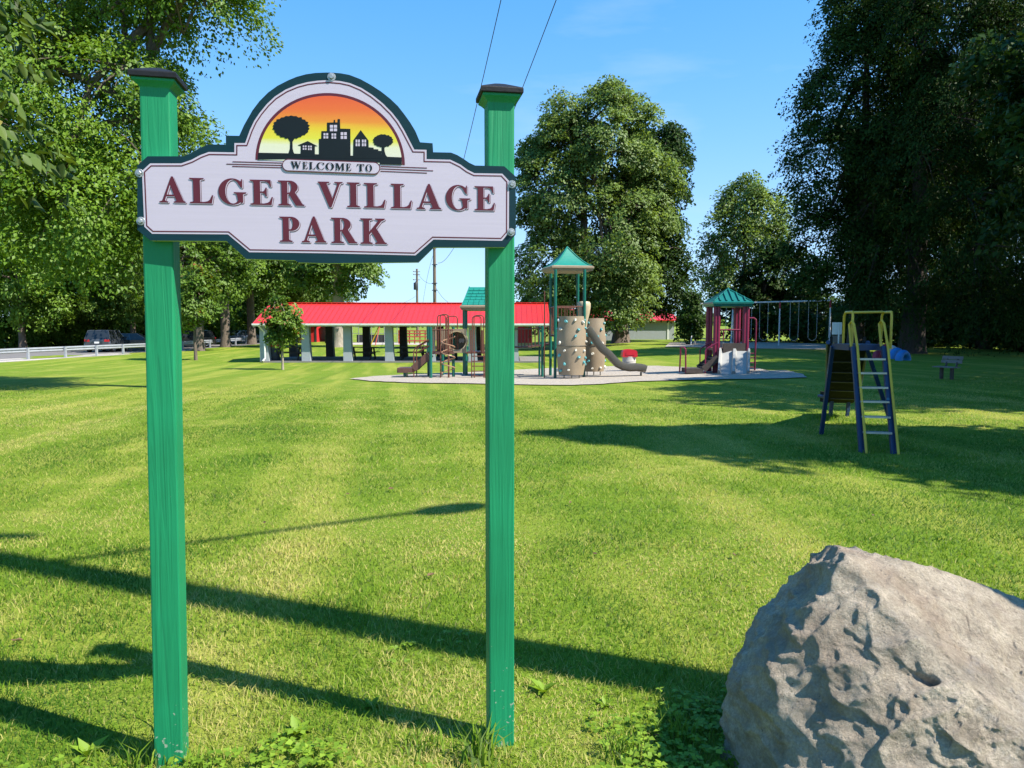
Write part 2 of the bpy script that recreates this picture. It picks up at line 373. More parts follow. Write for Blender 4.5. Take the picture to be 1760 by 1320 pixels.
# ------------------------------------------------------------------ the park sign
def green_post_material():
    m, t, b, o = new_mat('painted_green_timber')
    tcn = node(t, 'ShaderNodeTexCoord')
    mpn = node(t, 'ShaderNodeMapping'); mpn.inputs['Scale'].default_value = (26, 26, 1.1); t.links.new(tcn.outputs['Object'], mpn.inputs[0])
    wv = node(t, 'ShaderNodeTexNoise'); wv.inputs['Scale'].default_value = 1.6; wv.inputs['Detail'].default_value = 6; wv.inputs['Distortion'].default_value = 1.3; t.links.new(mpn.outputs[0], wv.inputs['Vector'])
    n2 = node(t, 'ShaderNodeTexNoise'); n2.inputs['Scale'].default_value = 3.0; n2.inputs['Detail'].default_value = 6; t.links.new(tcn.outputs['Object'], n2.inputs['Vector'])
    rp = node(t, 'ShaderNodeValToRGB'); rp.color_ramp.elements[0].position = 0.3; rp.color_ramp.elements[1].position = 0.72
    rp.color_ramp.elements[0].color = (0.006, 0.175, 0.070, 1); rp.color_ramp.elements[1].color = (0.008, 0.235, 0.098, 1)
    t.links.new(n2.outputs['Fac'], rp.inputs[0])
    # dark drying cracks along the grain
    cr_ = node(t, 'ShaderNodeMapRange'); cr_.inputs[1].default_value = 0.40; cr_.inputs[2].default_value = 0.30; cr_.inputs[4].default_value = 0.22; t.links.new(wv.outputs['Fac'], cr_.inputs[0])
    mx = node(t, 'ShaderNodeMixRGB'); mx.inputs['Color2'].default_value = (0.003, 0.06, 0.03, 1); t.links.new(cr_.outputs[0], mx.inputs[0]); t.links.new(rp.outputs[0], mx.inputs[1])
    # flaked paint specks near the foot
    n4 = node(t, 'ShaderNodeTexNoise'); n4.inputs['Scale'].default_value = 55; n4.inputs['Detail'].default_value = 3; t.links.new(tcn.outputs['Object'], n4.inputs['Vector'])
    sp = node(t, 'ShaderNodeSeparateXYZ'); t.links.new(tcn.outputs['Object'], sp.inputs[0])
    zr = node(t, 'ShaderNodeMapRange'); zr.inputs[1].default_value = 0.5; zr.inputs[2].default_value = 0.0; zr.inputs[3].default_value = -0.05; zr.inputs[4].default_value = 0.13; t.links.new(sp.outputs[2], zr.inputs[0])
    ad = node(t, 'ShaderNodeMath', operation='ADD'); t.links.new(n4.outputs['Fac'], ad.inputs[0]); t.links.new(zr.outputs[0], ad.inputs[1])
    th = node(t, 'ShaderNodeMapRange'); th.inputs[1].default_value = 0.745; th.inputs[2].default_value = 0.77; th.inputs[4].default_value = 0.8; t.links.new(ad.outputs[0], th.inputs[0])
    m2 = node(t, 'ShaderNodeMixRGB'); m2.inputs['Color2'].default_value = (0.33, 0.36, 0.28, 1); t.links.new(th.outputs[0], m2.inputs[0]); t.links.new(mx.outputs[0], m2.inputs[1])
    t.links.new(m2.outputs[0], b.inputs['Base Color']); b.inputs['Roughness'].default_value = 0.55; b.inputs['Specular IOR Level'].default_value = 0.35
    bp = node(t, 'ShaderNodeBump'); bp.inputs['Strength'].default_value = 0.7; bp.inputs['Distance'].default_value = 0.005
    t.links.new(wv.outputs['Fac'], bp.inputs['Height']); t.links.new(bp.outputs[0], b.inputs['Normal'])
    return m
M_post = green_post_material()
M_cap = mk('black_post_cap', (0.010, 0.010, 0.012), 0.6, 0.3, 9, 0.1, 60, spec=.25)
M_teal = mk('dark_teal_sign_print', (0.002, 0.024, 0.034), 0.5, 0.15, 8, 0.05, 200, stretch=(1, 1, 12), spec=.25)
M_lav = mk('pale_lavender_sign_print', (0.47, 0.405, 0.495), 0.5, 0.035, 3, 0.06, 120, stretch=(0.6, 0.6, 40), wear=(0.30, 0.28, 0.32), wear_amt=0.12)
M_mar = mk('maroon_sign_print', (0.085, 0.004, 0.012), 0.45, 0.12, 10)
M_edge = mk('pale_sign_edge', (0.42, 0.52, 0.47), 0.6, 0.1)
M_ink = mk('dark_navy_sign_print', (0.004, 0.009, 0.013), 0.6, 0.2, 8, spec=.2)
M_zinc = mk('galvanised_zinc', (0.36, 0.37, 0.38), 0.42, 0.25, 60, 0.2, 80, metal=0.6)

SL = at(237, 400, 2.42); SR = at(886, 400, 2.56)
EU = Vector((SR.x - SL.x, SR.y - SL.y, 0)).normalized(); EN = Vector((EU.y, -EU.x, 0))     # EN faces the viewer
S_ORG = Vector((SL.x, SL.y, 0))
SM = Matrix(((EU.x, 0, EN.x, S_ORG.x), (EU.y, 0, EN.y, S_ORG.y), (0, 1, 0, 0), (0, 0, 0, 1)))   # sign plane: x along, y up, z out
def sg(px, py):
    r = Vector(ray(px, py)); o = Vector((0, 0, CAMZ)); t = (S_ORG - o).dot(EN) / r.dot(EN)
    p = o + r * t - S_ORG
    return (p.dot(EU), p.z)
SYAW = math.atan2(EU.y, EU.x)
sign = thing('welcome_sign', 'park welcome sign on two green posts with lavender board and sunset emblem', 'sign', on(S_ORG.x + EU.x * .6, S_ORG.y + EU.y * .6), SYAW)

def rounded_square(h, r, n=4):
    out = []
    for cx, cy, a0 in ((h - r, h - r, 0), (-h + r, h - r, 90), (-h + r, -h + r, 180), (h - r, -h + r, 270)):
        for k in range(n): a = math.radians(a0 + 90 * k / (n - 1)); out.append((cx + r * math.cos(a), cy + r * math.sin(a)))
    return out
def sign_post(u, top, lean, yaw, w0=0.09):
    """square timber set behind the board"""
    base = S_ORG + EU * u - EN * (w0 / 2 + 0.024); base.z = -0.25
    R = Matrix.Translation(base) @ Matrix.Rotation(lean, 4, 'Y') @ Matrix.Rotation(SYAW + yaw, 4, 'Z')
    H = top + 0.25; b = MB(); sec = rounded_square(w0 / 2, 0.005, 3); n = len(sec); NS = 60; vs = []; fs = []
    for k in range(NS + 1):
        z = H * k / NS
        for (x, y) in sec:
            q = 0.0011 * mnoise.noise(Vector((x * 60, y * 60, z * 3 + u * 9)))
            vs.append(R @ Vector((x + q, y + q, z)))
    for k in range(NS):
        for i in range(n): j = (i + 1) % n; fs.append((k * n + i, k * n + j, (k + 1) * n + j, (k + 1) * n + i))
    fs.append(tuple(NS * n + i for i in range(n)))
    b.add(vs, fs); post = b.build('post', M_post, sign)
    T = R @ Matrix.Translation((0, 0, H))
    c = MB()                                           # cove moulding below the cap
    prof = [(0.048, -0.075), (0.052, -0.072), (0.053, -0.060), (0.058, -0.048), (0.068, -0.036), (0.077, -0.028), (0.079, -0.026), (0.079, -0.016)]
    prof = [(r * 1.4142 * .80, z * .72) for r, z in prof]
    c.lathe(prof, T @ Matrix.Rotation(PI / 4, 4, 'Z'), 4); c.build('cap_moulding', M_post, post)
    c = MB(); pr = [(0.070, -0.0112), (0.073, -0.0085), (0.073, 0.004), (0.071, 0.008), (0.045, 0.020), (0.018, 0.032), (0.0, 0.038)]
    c.lathe([(r * 1.4142 * .97, z) for r, z in pr], T @ Matrix.Rotation(PI / 4, 4, 'Z'), 4); c.build('post_cap', M_cap, post)
    return post
uL = sg(270, 600)[0] - 0.028; uR = sg(859, 600)[0] + 0.006
sign_post(uL, sg(262, 142)[1] + 0.028, math.radians(0.95), math.radians(3))
sign_post(uR, sg(855, 162)[1] + 0.018, math.radians(0.0), math.radians(3))

OUT = [(238.5, 286), (256, 270), (317.6, 270), (331, 264.6), (345, 256), (359.5, 249.7), (389.8, 250), (389.8, 234.6), (412.7, 235), (421, 216.6), (435, 192), (447, 176), (462, 161), (478, 149.5), (496.5, 140),
       (511, 134), (527, 129.7), (543, 127.4), (560, 126.8), (571, 126.8), (586, 128), (601, 130.7), (620, 138), (638, 148), (655, 159), (671, 171.6), (684, 184), (695, 198), (705, 212), (714, 226.8), (722, 246), (743.5, 247.6), (744.5, 263),
       (775, 263.6), (786, 268), (795.6, 273.8), (806, 281), (816, 285.7), (866, 287), (885.6, 304.5), (885.5, 404), (867, 425.5), (745.5, 425.5), (719.4, 451), (565, 453), (513.7, 451.6), (508, 448), (424.8, 445.5), (391, 415), (260.6, 414), (238.4, 395.6)]
INN = [(251, 297), (262.4, 286.5), (314.5, 286.5), (333, 280), (348, 272), (361.5, 267), (408.8, 267.7), (408.8, 251.7), (426, 251.7), (435, 226.8), (442, 212), (451.5, 198), (463, 184), (476, 171.6), (494, 160), (513, 152), (530, 147.5), (547.6, 145), (560, 144.3), (568.6, 144.2),
       (585, 145.6), (601, 149), (620, 157), (638, 168.5), (655, 182), (671, 198), (682, 212), (691, 226.8), (709.7, 262.6), (729, 263), (729, 279), (773, 280), (789.5, 288), (801, 296.5), (814, 303), (861, 303.8), (870.3, 313.7), (870, 399.4), (860.4, 410.5), (743.5, 408.3), (712.6, 435.5), (560, 431.8), (431.5, 430), (394.8, 399.4), (265.4, 398.4), (254.8, 388.8)]
OUTs = [sg(*p) for p in OUT]; INNs = [sg(*p) for p in INN]
PXM = (sg(500, 400)[0] - sg(400, 400)[0]) / 100.0      # metres of board per photograph pixel
b = MB(); b.prism(OUTs, -0.016, 0.012, SM, side=1); board = b.build('board', [M_teal, M_edge], sign, label='lavender board with dark teal border')
lay = [0.012]
def layer(name, loops, mat, z, parent=None):
    b = MB(); b.sheet(loops, SM, z); return b.build(name, mat, parent or board)
Z1 = 0.0126
layer('panel', [offset(INNs, 4.2 * PXM)], M_lav, Z1)
layer('border_line', [offset(INNs, 1.0 * PXM), offset(INNs, -1.0 * PXM)], M_mar, Z1 + .0006)

def gl(ch):
    """bold serif capitals on a unit height: list of loops (outline first, then holes) and the width"""
    def arc(cx, cy, rx, ry, a0, a1, n=14):
        return [(cx + rx * math.cos(math.radians(a0 + (a1 - a0) * i / n)), cy + ry * math.sin(math.radians(a0 + (a1 - a0) * i / n))) for i in range(n + 1)]
    foot = [(0, 1), (0, .955), (.10, .93), (.12, .90), (.12, .10), (.10, .07), (0, .045)]
    if ch == 'I': return [[(0, 0), (.46, 0), (.46, .045), (.36, .07), (.34, .10), (.34, .90), (.36, .93), (.46, .955), (.46, 1)] + foot], .46
    if ch == 'L': return [[(0, 0), (.70, 0), (.75, .33), (.705, .33), (.65, .17), (.57, .09), (.46, .06), (.34, .06), (.34, .90), (.36, .93), (.46, .955), (.46, 1)] + foot], .75
    if ch == 'E': return [[(0, 0), (.71, 0), (.76, .32), (.715, .32), (.66, .16), (.58, .09), (.46, .06), (.34, .06), (.34, .48), (.43, .475), (.49, .43), (.515, .34), (.56, .34), (.56, .69), (.515, .69), (.49, .59), (.43, .54), (.34, .535), (.34, .94), (.47, .94), (.57, .92), (.63, .86), (.665, .73), (.71, .73), (.69, 1)] + foot], .76
    if ch == 'T': return [[(.19, 0), (.60, 0), (.60, .045), (.52, .07), (.50, .10), (.50, .94), (.58, .93), (.67, .87), (.735, .70), (.78, .70), (.77, 1), (.01, 1), (0, .70), (.045, .70), (.11, .87), (.20, .93), (.28, .94), (.28, .10), (.26, .07), (.19, .045)]], .78
    if ch == 'P': return [[(0, 0), (.46, 0), (.46, .045), (.36, .07), (.34, .10), (.34, .44)] + arc(.42, .72, .30, .28, -90, 90) + foot, [(.34, .50), (.34, .945)] + arc(.38, .722, .10, .222, 90, -90)], .72
    if ch == 'R': return [[(0, 0), (.46, 0), (.46, .045), (.36, .07), (.34, .10), (.34, .46), (.39, .46), (.64, 0), (.95, 0), (.95, .045), (.88, .065), (.63, .50)] + arc(.42, .74, .30, .26, -48, 90) + foot, [(.34, .52), (.34, .945)] + arc(.38, .732, .10, .212, 90, -90)], .95
    if ch == 'K': return [[(0, 0), (.46, 0), (.46, .045), (.36, .07), (.34, .10), (.34, .36), (.43, .46), (.635, .09), (.62, .06), (.55, .045), (.55, 0), (1.0, 0), (1.0, .045), (.92, .07), (.60, .625), (.80, .89), (.93, .955), (.93, 1), (.56, 1), (.56, .955), (.65, .94), (.67, .90), (.34, .48), (.34, .90), (.36, .93), (.46, .955), (.46, 1)] + foot], 1.0
    if ch == 'A': return [[(0, 0), (.33, 0), (.33, .045), (.23, .07), (.215, .10), (.262, .25), (.57, .25), (.625, .10), (.62, .065), (.53, .045), (.53, 0), (.98, 0), (.98, .045), (.90, .08), (.53, 1.03), (.46, 1.03), (.13, .13), (.09, .07), (0, .045)], [(.285, .315), (.41, .70), (.545, .315)]], .98
    if ch == 'V': return [[(.43, -.03), (.51, -.03), (.83, .88), (.87, .94), (.95, .955), (.95, 1), (.63, 1), (.63, .955), (.72, .94), (.745, .90), (.555, .33), (.345, .90), (.35, .94), (.44, .955), (.44, 1), (0, 1), (0, .955), (.06, .93)]], .95
    if ch == 'G': return [[(.82, .66), (.775, .66)] + arc(.49, .5, .255, .475, 38, 312, 22) + [(.62, .38), (.60, .42), (.52, .435), (.52, .48), (.95, .48), (.95, .435), (.86, .41), (.84, .38), (.84, .07), (.76, .05)] + arc(.47, .5, .47, .525, -52, -302, 26) + [(.76, .90), (.79, 1.0), (.82, 1.0)]], .95
    if ch == 'C': return [[(.84, .66), (.795, .66)] + arc(.49, .5, .255, .475, 38, 300, 22) + [(.72, .15), (.81, .29), (.86, .28), (.80, .12)] + arc(.47, .5, .47, .525, -58, -302, 26) + [(.77, .91), (.80, 1.0), (.84, 1.0)]], .86
    if ch == 'O': return [arc(.47, .5, .47, .525, 0, 351, 36), arc(.47, .5, .235, .475, 0, 351, 36)], .94
    if ch == 'M': return [[(0, 0), (.32, 0), (.32, .045), (.24, .07), (.22, .10), (.22, .80), (.50, 0), (.56, 0), (.85, .80), (.85, .10), (.83, .07), (.75, .045), (.75, 0), (1.17, 0), (1.17, .045), (1.09, .07), (1.07, .10), (1.07, .90), (1.09, .93), (1.17, .955), (1.17, 1), (.84, 1), (.60, .34), (.37, 1)] + foot], 1.17
    if ch == 'W': return [[(.37, -.03), (.45, -.03), (.655, .55), (.85, -.03), (.93, -.03), (1.22, .89), (1.33, .955), (1.33, 1), (1.04, 1), (1.04, .955), (1.13, .93), (1.14, .88), (.97, .33), (.79, .90), (.80, .94), (.87, .955), (.87, 1), (.45, 1), (.45, .955), (.53, .93), (.60, .72), (.49, .33), (.31, .90), (.32, .94), (.39, .955), (.39, 1), (0, 1), (0, .955), (.07, .92)]], 1.33
def letter(ch, x0, x1, yt, yb, z, mat, shadow=True):
    loops, wd = gl(ch); p0 = sg(x0, (yt + yb) / 2); p1 = sg(x1, (yt + yb) / 2); top = sg((x0 + x1) / 2, yt)[1]; bot = sg((x0 + x1) / 2, yb)[1]
    sx = (p1[0] - p0[0]) / wd; sy = top - bot
    fit = lambda q, dx=0, dy=0: [[(p0[0] + x * sx + dx, bot + y * sy + dy) for x, y in lp] for lp in q]
    L = layer('letter', fit(loops), mat, z + .0015)
    if shadow:                                           # engraved look: pale gap and a thin drop line
        e = 1.9 * PXM
        b = MB(); b.sheet(fit(loops, e, -e), SM, z + .0005); b.build('drop_line', mat, sign)
        b = MB(); b.sheet(fit(loops, e * .58, -e * .58), SM, z + .0010); b.build('inline_gap', M_lav, sign)
    return L
ZL = Z1 + 0.0006
for ch, x0, x1 in (('A', 276, 321), ('L', 328, 368.5), ('G', 377.5, 425), ('E', 431.5, 470.5), ('R', 479.5, 524), ('V', 547.5, 590), ('I', 597, 619), ('L', 626, 663), ('L', 672, 708), ('A', 716, 758), ('G', 766, 808), ('E', 815, 850)):
    t_ = (0.5 * (x0 + x1) - 298) / (833 - 298)
    letter(ch, x0, x1, 306 + 15.5 * t_, 349.5 + 13.5 * t_, ZL, M_mar)
for ch, x0, x1 in (('P', 482, 516), ('A', 519.5, 561.5), ('R', 570, 614.5), ('K', 620, 665)):
    t_ = (0.5 * (x0 + x1) - 499) / (642 - 499)
    letter(ch, x0, x1, 373.5 + 3 * t_, 416.5 + 3.5 * t_, ZL, M_mar)

# sunset emblem (flat print)
K = 290 / 1760.0
def ez(x, y): return sg(425 + x * K, 160 + y * K)
def semi(rx, ry, n=40): return [ez(870 + rx * math.cos(PI * i / n), 732 + 0.0355 * rx * math.cos(PI * i / n) - ry * math.sin(PI * i / n)) for i in range(n + 1)]
layer('emblem_ring', [semi(775, 720)], M_mar, Z1 + .0006)
def sunset_material():
    m, t, b, o = new_mat('sunset_print'); tcn = node(t, 'ShaderNodeTexCoord'); s = node(t, 'ShaderNodeSeparateXYZ'); t.links.new(tcn.outputs['Object'], s.inputs[0])
    z0 = ez(870, 640)[1]; z1 = ez(870, 40)[1]
    base_z = float(on(S_ORG.x + EU.x * .6, S_ORG.y + EU.y * .6).z)
    nz = node(t, 'ShaderNodeTexNoise'); nz.inputs['Scale'].default_value = 8; mpn = node(t, 'ShaderNodeMapping'); mpn.inputs['Scale'].default_value = (.5, .5, 9); t.links.new(tcn.outputs['Object'], mpn.inputs[0]); t.links.new(mpn.outputs[0], nz.inputs['Vector'])
    r = node(t, 'ShaderNodeMapRange'); r.inputs[1].default_value = z0 - base_z; r.inputs[2].default_value = z1 - base_z; t.links.new(s.outputs[2], r.inputs[0])
    ad = node(t, 'ShaderNodeMath', operation='MULTIPLY_ADD'); ad.inputs[1].default_value = 0.07; t.links.new(nz.outputs['Fac'], ad.inputs[0]); t.links.new(r.outputs[0], ad.inputs[2])
    c = node(t, 'ShaderNodeValToRGB'); e = c.color_ramp.elements
    e[0].position = 0.0; e[0].color = (0.60, 0.58, 0.48, 1); e[1].position = 1.0; e[1].color = (0.62, 0.085, 0.016, 1)
    for p, col in ((0.17, (0.60, 0.59, 0.42)), (0.27, (0.58, 0.55, 0.04)), (0.46, (0.62, 0.44, 0.015)), (0.60, (0.64, 0.22, 0.015)), (0.78, (0.64, 0.12, 0.015))):
        k = e.new(p); k.color = (*col, 1)
    t.links.new(ad.outputs[0], c.inputs[0]); t.links.new(c.outputs[0], b.inputs['Base Color']); b.inputs['Roughness'].default_value = 0.5
    return m
M_sunset = sunset_material()
layer('emblem_sunset', [semi(745, 690)], M_sunset, Z1 + .0012)
ZK = Z1 + .0018
def blob(cx, cy, rx, ry, n, seed):
    q = random.Random(seed); out = []
    for i in range(n):
        k = 1 + (0.055 if i % 2 else -0.03) + q.uniform(-.03, .03); a = 2 * PI * i / n
        out.append(ez(cx + rx * k * math.cos(a), cy - ry * k * math.sin(a)))
    return out
gnd = [(126, 632), (430, 638), (560, 643), (755, 649), (1085, 662), (1300, 672), (1420, 672), (1612, 680), (1614, 758), (1385, 752), (1385, 735), (400, 700), (122, 704)]
layer('skyline_ground', [[ez(*p) for p in gnd]], M_ink, ZK)
layer('skyline_tree', [blob(466, 368, 186, 116, 44, 3)], M_ink, ZK + .0004)
layer('skyline_tree', [[ez(*p) for p in ((418, 660), (440, 632), (453, 590), (455, 520), (430, 480), (420, 440), (515, 440), (505, 480), (480, 520), (482, 590), (490, 625), (510, 660))]], M_ink, ZK + .0002)
layer('skyline_tree', [blob(1418, 509, 102, 66, 32, 5)], M_ink, ZK + .0004)
layer('skyline_tree', [[ez(*p) for p in ((1390, 690), (1404, 650), (1404, 550), (1434, 550), (1434, 612), (1446, 655), (1475, 690))]], M_ink, ZK + .0002)
layer('skyline_house', [[ez(*p) for p in ((562, 670), (566, 562), (532, 556), (637, 511), (744, 566), (712, 564), (712, 670))]], M_ink, ZK + .0002)
layer('skyline_house', [[ez(*p) for p in ((754, 690), (754, 488), (778, 488), (780, 408), (838, 408), (838, 320), (908, 318), (908, 292), (922, 292), (922, 318), (948, 318), (948, 283), (972, 283), (975, 382), (1080, 385), (1082, 690))]], M_ink, ZK + .0002)
layer('skyline_house', [[ez(*p) for p in ((1108, 690), (1112, 500), (1187, 397), (1268, 505), (1270, 576), (1320, 580), (1322, 595), (1370, 597), (1370, 612), (1402, 614), (1402, 690))]], M_ink, ZK + .0003)
for x0, y0, x1, y1 in ((587, 558, 625, 602), (641, 560, 680, 605), (802, 430, 850, 485), (885, 433, 932, 487), (980, 420, 1043, 490), (868, 345, 942, 410), (1135, 497, 1178, 565), (1200, 497, 1243, 565)):
    xm, ym = (x0 + x1) / 2, (y0 + y1) / 2; g = 4
    for a, c, d, e in ((x0, y0, xm - g, ym - g), (xm + g, y0, x1, ym - g), (x0, ym + g, xm - g, y1), (xm + g, ym + g, x1, y1)):
        layer('lit_pane', [[ez(a, c), ez(d, c), ez(d, e), ez(a, e)]], M_lav, ZK + .0008)
def pill(grow):
    out = []
    for (cx, cy, a0) in ((1325, 794, 90), (436, 761, 270)):
        for i in range(13):
            a = math.radians(a0 - 180 * i / 12); out.append(ez(cx + (60 + grow) * math.cos(a), cy - (60 + grow) * math.sin(a)))
    return out
layer('name_plate_rim', [pill(5)], M_mar, ZK + .0012)
layer('name_plate', [pill(-5)], M_lav, ZK + .0016)
for ch, x0, x1 in (('W', 462, 572), ('E', 584, 640), ('L', 650, 720), ('C', 730, 812), ('O', 824, 912), ('M', 922, 1022), ('E', 1034, 1090), ('T', 1150, 1226), ('O', 1238, 1306)):
    xm = (x0 + x1) / 2; yt = 722 + (xm - 462) * .042
    letter(ch, 425 + x0 * K, 425 + x1 * K, 160 + yt * K, 160 + (yt + 74) * K, ZK + .0016, M_ink, shadow=False)
for x0, y0, x1, y1 in ((401.5, 279.4, 486, 281.6), (391, 283.4, 486, 285.6), (401, 287.3, 486, 289.6), (654.5, 287.4, 734, 290.2), (654.5, 291.4, 744.5, 295), (654.5, 295.6, 734, 298.8)):
    layer('rule_line', [[sg(x0, y0 - .75), sg(x1, y1 - .75), sg(x1, y1 + .75), sg(x0, y0 + .75)]], M_mar, Z1 + .0008)
for px, py in ((242, 299), (244.5, 381), (570.5, 134.5), (879, 318), (877.5, 400)):
    u, v = sg(px, py); T = SM @ Matrix.Translation((u, v, 0.012))
    b = MB(); b.lathe([(0.0130, 0), (0.0134, 0.0010), (0.0126, 0.0020), (0.0074, 0.0021)], T, 18, caps=False); bo_ = b.build('bolt', M_zinc, board)
    b = MB(); b.lathe([(0.0076, 0.0019), (0.0076, 0.0070), (0.0064, 0.0082), (0.0, 0.0083)], T @ Matrix.Rotation(px, 4, 'Z'), 6); b.build('bolt_head', M_zinc, bo_)

# ------------------------------------------------------------------ boulder
def rock_material():
    m, t, b, o = new_mat('weathered_fieldstone'); tcn = node(t, 'ShaderNodeTexCoord')
    def nz(sc, det=6, dist=0.0, rough=0.6):
        n = node(t, 'ShaderNodeTexNoise'); n.inputs['Scale'].default_value = sc; n.inputs['Detail'].default_value = det; n.inputs['Distortion'].default_value = dist; n.inputs['Roughness'].default_value = rough
        t.links.new(tcn.outputs['Object'], n.inputs['Vector']); return n.outputs['Fac']
    def rng(f, a, c, lo=0., hi=1.):
        r = node(t, 'ShaderNodeMapRange'); r.inputs[1].default_value = a; r.inputs[2].default_value = c; r.inputs[3].default_value = lo; r.inputs[4].default_value = hi; t.links.new(f, r.inputs[0]); return r.outputs[0]
    def mix(f, c1, c2):
        x = node(t, 'ShaderNodeMixRGB'); t.links.new(f, x.inputs[0])
        for i, c in ((1, c1), (2, c2)):
            if isinstance(c, tuple): x.inputs[i].default_value = (*c, 1)
            else: t.links.new(c, x.inputs[i])
        return x.outputs[0]
    c = mix(rng(nz(9, 8, 0, .75), .35, .68), (0.30, 0.245, 0.180), (0.70, 0.595, 0.455))
    c = mix(rng(nz(2.6, 5), .50, .68, 0, .7), c, (0.40, 0.285, 0.20))          # rusty tan
    c = mix(rng(nz(3.7, 8, 0, .7), .56, .70, 0, .6), c, (0.36, 0.36, 0.37))       # blue-grey
    c = mix(rng(nz(5.1, 8, 0, .7), .60, .70, 0, .5), c, (0.36, 0.27, 0.235))       # purplish
    c = mix(rng(nz(46, 4), .66, .72, 0, .8), c, (0.07, 0.06, 0.05))             # pits
    c = mix(rng(nz(130, 3, 0, .6), .38, .62, .35, 0.0), c, (0.16, 0.13, 0.10))  # mineral grain
    c = mix(rng(nz(1.7, 6, 0, .6), .52, .64, 0, .45), c, (0.24, 0.215, 0.18))   # broad grey-brown zones
    c = mix(rng(nz(9.5, 9, 0, .75), .64, .70, 0, .55), c, (0.58, 0.56, 0.50))       # pale lichen
    sp = node(t, 'ShaderNodeSeparateXYZ'); t.links.new(tcn.outputs['Object'], sp.inputs[0])
    alg = node(t, 'ShaderNodeMath', operation='MULTIPLY'); t.links.new(rng(sp.outputs[2], .26, .02, 0, 1), alg.inputs[0]); t.links.new(rng(nz(8, 5), .46, .62, 0, .65), alg.inputs[1])
    c = mix(alg.outputs[0], c, (0.16, 0.14, 0.04))                              # moss stain at the foot
    t.links.new(c, b.inputs['Base Color']); b.inputs['Roughness'].default_value = 0.88; b.inputs['Specular IOR Level'].default_value = 0.25
    h = node(t, 'ShaderNodeMath', operation='ADD'); t.links.new(nz(60, 8, 0, .75), h.inputs[0]); t.links.new(nz(17, 8, 0, .7), h.inputs[1])
    bp = node(t, 'ShaderNodeBump'); bp.inputs['Strength'].default_value = 1.0; bp.inputs['Distance'].default_value = 0.022; t.links.new(h.outputs[0], bp.inputs['Height']); t.links.new(bp.outputs[0], b.inputs['Normal'])
    return m
M_rock = rock_material()
def unit0(v): return v / np.linalg.norm(v, axis=-1, keepdims=True)
RC = Vector((1.55, 2.25, 0.20))
planes = [((0.20, 0.05, 0.98), (1.14, 2.50, 0.725)), ((0.30, -0.42, 0.86), (1.10, 2.40, 0.725)), ((0.33, 0.35, 0.88), (1.35, 2.55, 0.70)), ((0.10, 0.93, 0.35), (1.3, 2.78, 0.60)),
          ((-0.76, 0.24, 0.60), (1.10, 2.50, 0.72)), ((-0.97, -0.20, 0.10), (0.735, 2.55, 0.20)), ((-0.62, -0.62, 0.48), (0.97, 2.25, 0.54)), ((-0.28, -0.82, 0.50), (1.10, 2.10, 0.515)),
          ((0.16, -0.80, 0.58), (1.35, 2.05, 0.53)), ((0.0, -0.99, 0.15), (1.4, 1.66, 0.15)), ((0.95, -0.1, 0.30), (2.55, 2.2, 0.2)), ((0.6, -0.6, 0.53), (2.1, 1.95, 0.42)),
          ((-0.66, -0.62, -0.42), (0.86, 2.12, 0.10)), ((-0.8, 0.55, 0.1), (0.84, 2.72, 0.1)), ((0, 0, -1), (1.5, 2.2, -0.12)), ((-0.45, -0.55, 0.70), (1.07, 2.32, 0.64))]
planes = [(Vector(n).normalized(), Vector(p)) for n, p in planes]
bm = bmesh.new(); bmesh.ops.create_icosphere(bm, subdivisions=8, radius=1.0)
co = np.array([v.co[:] for v in bm.verts]); 
PN = np.array([n[:] for n, p in planes]); PD = np.array([max((p - RC).dot(n), 1e-3) for n, p in planes])
Q = np.maximum(co @ PN.T, 1e-4) / PD[None]; dom = Q.argmax(1); rad = (Q ** 110).sum(1) ** (-1.0 / 110)
CR = np.array(RC[:]); g = np.random.default_rng(12)
front = np.where((co[:, 1] < .45) | (co[:, 2] > .2))[0]
for k in range(110):                                   # flat fracture faces: shallow plane cuts right across
    i_ = front[int(g.integers(len(front)))]; m = PN[dom[i_]] * .55 + co[i_] * .25 + .20 * g.normal(size=3); m /= np.linalg.norm(m)
    den = co @ m; p = CR + co[i_] * rad[i_]; h_ = (p - CR) @ m - g.uniform(.001, .011)
    if h_ < .2: continue
    r2 = np.where(den > .05, h_ / np.maximum(den, .05), 9.0)
    if np.maximum(rad - r2, 0).max() > .035: continue
    rad = np.minimum(rad, r2)
for v, p in zip(bm.verts, co * rad[:, None] + CR): v.co = p
bm.normal_update(); NR = np.array([v.normal[:] for v in bm.verts])
for size, cnt, dep, tl in ((.20, 16, .006, .07), (.10, 90, .0035, .09), (.055, 320, .0022, .12), (.03, 700, .0015, .16)):
    for k in range(cnt):                               # flakes knocked off, leaving small ledges
        i_ = front[int(g.integers(len(front)))]; u = co[i_]; p = CR + u * rad[i_]; m = NR[i_] + tl * g.normal(size=3); m /= np.linalg.norm(m)
        sz_ = size * g.uniform(.6, 1.3); near_ = np.where(co @ u > math.cos(min(1.2, sz_ * 1.6 / rad[i_])))[0]
        cn_ = co[near_]; den = cn_ @ m; ok_ = den > .12
        if not ok_.any(): continue
        near_ = near_[ok_]; cn_ = cn_[ok_]; den = den[ok_]
        r2 = ((p - m * dep * g.uniform(.4, 1.3) - CR) @ m) / den; X3 = CR + cn_ * rad[near_][:, None]; t1 = np.cross(m, [.3, .2, .9]); t1 /= np.linalg.norm(t1); t2 = np.cross(m, t1); q_ = X3 - p
        a1, a2 = q_ @ t1, q_ @ t2; rr = np.abs(a1 * .8 + a2 * .5) + np.abs(a2 * .9 - a1 * .3)          # angular outline
        wg = 1 - sstep(sz_ * .92, sz_ * 1.0, rr); rad[near_] += np.maximum(np.minimum(r2, rad[near_]) - rad[near_], -dep * 2.2) * wg
